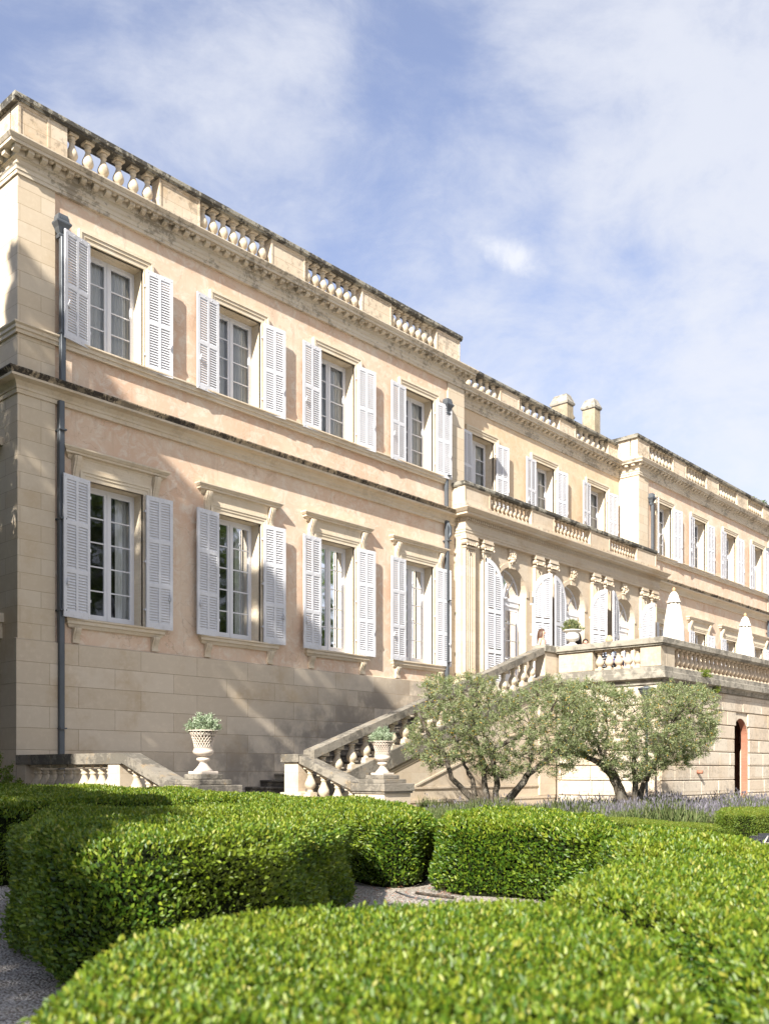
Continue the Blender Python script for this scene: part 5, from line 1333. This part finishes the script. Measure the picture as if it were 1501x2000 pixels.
big_tree('tree', 'tree crown showing above the roof balustrade at the far right', cc, (c0[0], c0[1], 0), .5, 46, .16, .3, nb=30)

n = 240; cc = rdir(n)*rng.random((n, 1))**.35*np.array([5.5, 5.5, 6.0])+np.array([0, 0, 9.0])
cc = cc[cc[:,2] > 3.2]
park = big_tree('tree', 'leafy tree of the park row that faces the mansion', cc, (0, 0, 0), .9, 46, .34, .38, nb=20, group='park trees facing the mansion')
for i, (x, y) in enumerate(((27, -24), (38, -22), (50, -25), (62, -22), (75, -25), (88, -22), (102, -25), (118, -22), (136, -25))):
    if i == 0: o = park
    else:
        o = park.copy(); C.objects.link(o)
        for ch in park.children: c_ = ch.copy(); C.objects.link(c_); c_.parent = o
    o.location = (x, y, 0); o.rotation_euler = (0, 0, i*1.3); q = 1+.12*math.sin(i*2.1); o.scale = (q*1.5, q*1.5, q*1.6)
# ================================================================== SKY, SUN, CAMERA
w = bpy.data.worlds.new('World'); bpy.context.scene.world = w; w.use_nodes = True
nt = w.node_tree; nt.nodes.clear(); g = G(nt)
out = nt.nodes.new('ShaderNodeOutputWorld')
sky = g.n('ShaderNodeTexSky', sky_type='NISHITA', sun_disc=False, sun_elevation=math.asin(-SUN.z), sun_rotation=math.atan2(-SUN.x, -SUN.y), altitude=200, air_density=1.0, dust_density=.6, ozone_density=2.2)
gen = g.n('ShaderNodeTexCoord').outputs['Generated']
sep = g.n('ShaderNodeSeparateXYZ', {0: gen})
zc_ = g.math('ADD', g.math('MAXIMUM', sep.outputs[2], 0.0), .22)
px_, py_ = g.math('DIVIDE', sep.outputs[0], zc_), g.math('DIVIDE', sep.outputs[1], zc_)
cv = g.n('ShaderNodeCombineXYZ', {0: px_, 1: py_, 2: 0.0}).outputs[0]
OFF = (1.7, .9, .6)
mp = g.n('ShaderNodeMapping', {'Vector': gen, 'Location': OFF, 'Scale': (1.0, 1.0, 1.35)}).outputs[0]
warp = g.n('ShaderNodeVectorMath', {0: g.n('ShaderNodeTexNoise', {'Vector': mp, 'Scale': 3.0, 'Detail': 3.0}).outputs['Color'], 1: (.16, .16, .16)}, operation='MULTIPLY').outputs[0]
mp2 = g.n('ShaderNodeVectorMath', {0: mp, 1: warp}, operation='ADD').outputs[0]
big = g.noise(mp2, 2.3, 4, .5); mid = g.noise(mp2, 6.5, 10, .62); fine = g.noise(g.n('ShaderNodeMapping', {'Vector': mp2, 'Rotation': (0, R(35), 0), 'Scale': (.5, 1.0, 1.6)}).outputs[0], 13, 10, .68)
cl = g.math('ADD', g.math('ADD', g.math('MULTIPLY', big, .62), g.math('MULTIPLY', mid, .30)), g.math('MULTIPLY', fine, .18))
# a thicker veil towards the right of the photograph, clearer to the upper left
right = g.n('ShaderNodeVectorMath', {0: gen, 1: (SA, -CA, 0)}, operation='DOT_PRODUCT').outputs['Value']
cl = g.math('ADD', cl, g.math('MULTIPLY', right, .20))
cl = g.math('ADD', cl, g.math('MULTIPLY', g.math('SUBTRACT', .62, sep.outputs[2]), .10))
cov = g.math('ADD', .22, g.math('MULTIPLY', g.ramp(cl, .43, .67), .78))
dv = Vector((CA, SA, 0))+Vector((SA, -CA, 0))*((995-CXP)/FPX)+Vector((0, 0, 1))*((HYP-497)/FPX); dv.normalize()
ex = Vector((SA, -CA, 0)); ez = ex.cross(dv).normalized(); ex = (ex-dv*ex.dot(dv)).normalized()
tilt = (ex*.93-ez*.37*(1 if ez.z > 0 else -1)); oth = dv.cross(tilt)
da = g.n('ShaderNodeVectorMath', {0: gen, 1: tuple(tilt)}, operation='DOT_PRODUCT').outputs['Value']
db = g.n('ShaderNodeVectorMath', {0: gen, 1: tuple(oth)}, operation='DOT_PRODUCT').outputs['Value']
df = g.n('ShaderNodeVectorMath', {0: gen, 1: tuple(dv)}, operation='DOT_PRODUCT').outputs['Value']
r2 = g.math('ADD', g.math('POWER', g.math('ABSOLUTE', g.math('DIVIDE', da, .034)), 2.0), g.math('POWER', g.math('ABSOLUTE', g.math('DIVIDE', db, .013)), 2.0))
r2 = g.math('SUBTRACT', r2, g.math('MULTIPLY', g.math('SUBTRACT', g.noise(gen, 40, 8, .65, .5), .5), 3.2))
puff = g.math('MULTIPLY', g.ramp(r2, 1.5, -.6), g.math('GREATER_THAN', df, .5))
cov = g.math('MULTIPLY', cov, .9)
skyc = g.mix(1.0, sky.outputs[0], (1.08, 1.0, 1.12), 'MULTIPLY')
cloudc = g.mix(g.ramp(sep.outputs[2], 0, .6), (4.8, 4.9, 5.15), (4.25, 4.4, 4.85))
col = g.mix(cov, skyc, cloudc)
col = g.mix(g.math('MULTIPLY', puff, .8), col, (4.9, 5.0, 5.3))
bg = g.n('ShaderNodeBackground', {'Color': col, 'Strength': .075})
nt.links.new(bg.outputs[0], out.inputs[0])
sd = bpy.data.lights.new('sun', 'SUN'); sd.energy = 4.8; sd.angle = R(.53); sd.color = (1.0, .93, .82)
so = link('sun', sd); so.rotation_euler = SUN.to_track_quat('-Z', 'Y').to_euler(); so.location = (-20, -5, 30)
cd = bpy.data.cameras.new('camera'); cam = link('camera', cd, None, (0, 0, EYE), (R(90), 0, ANG-R(90)))
cd.sensor_fit = 'HORIZONTAL'; cd.sensor_width = 36; cd.lens = FPX/1501*36; cd.shift_y = (HYP-1000)/1501; cd.clip_start = .05; cd.clip_end = 3000
cd.dof.use_dof = True; cd.dof.focus_distance = 15.0; cd.dof.aperture_fstop = 5.0
sc = bpy.context.scene; sc.camera = cam
sc.view_settings.view_transform = 'Standard'; sc.view_settings.look = 'None'; sc.view_settings.exposure = 1.42; sc.view_settings.gamma = 1
sc.render.engine = 'CYCLES'
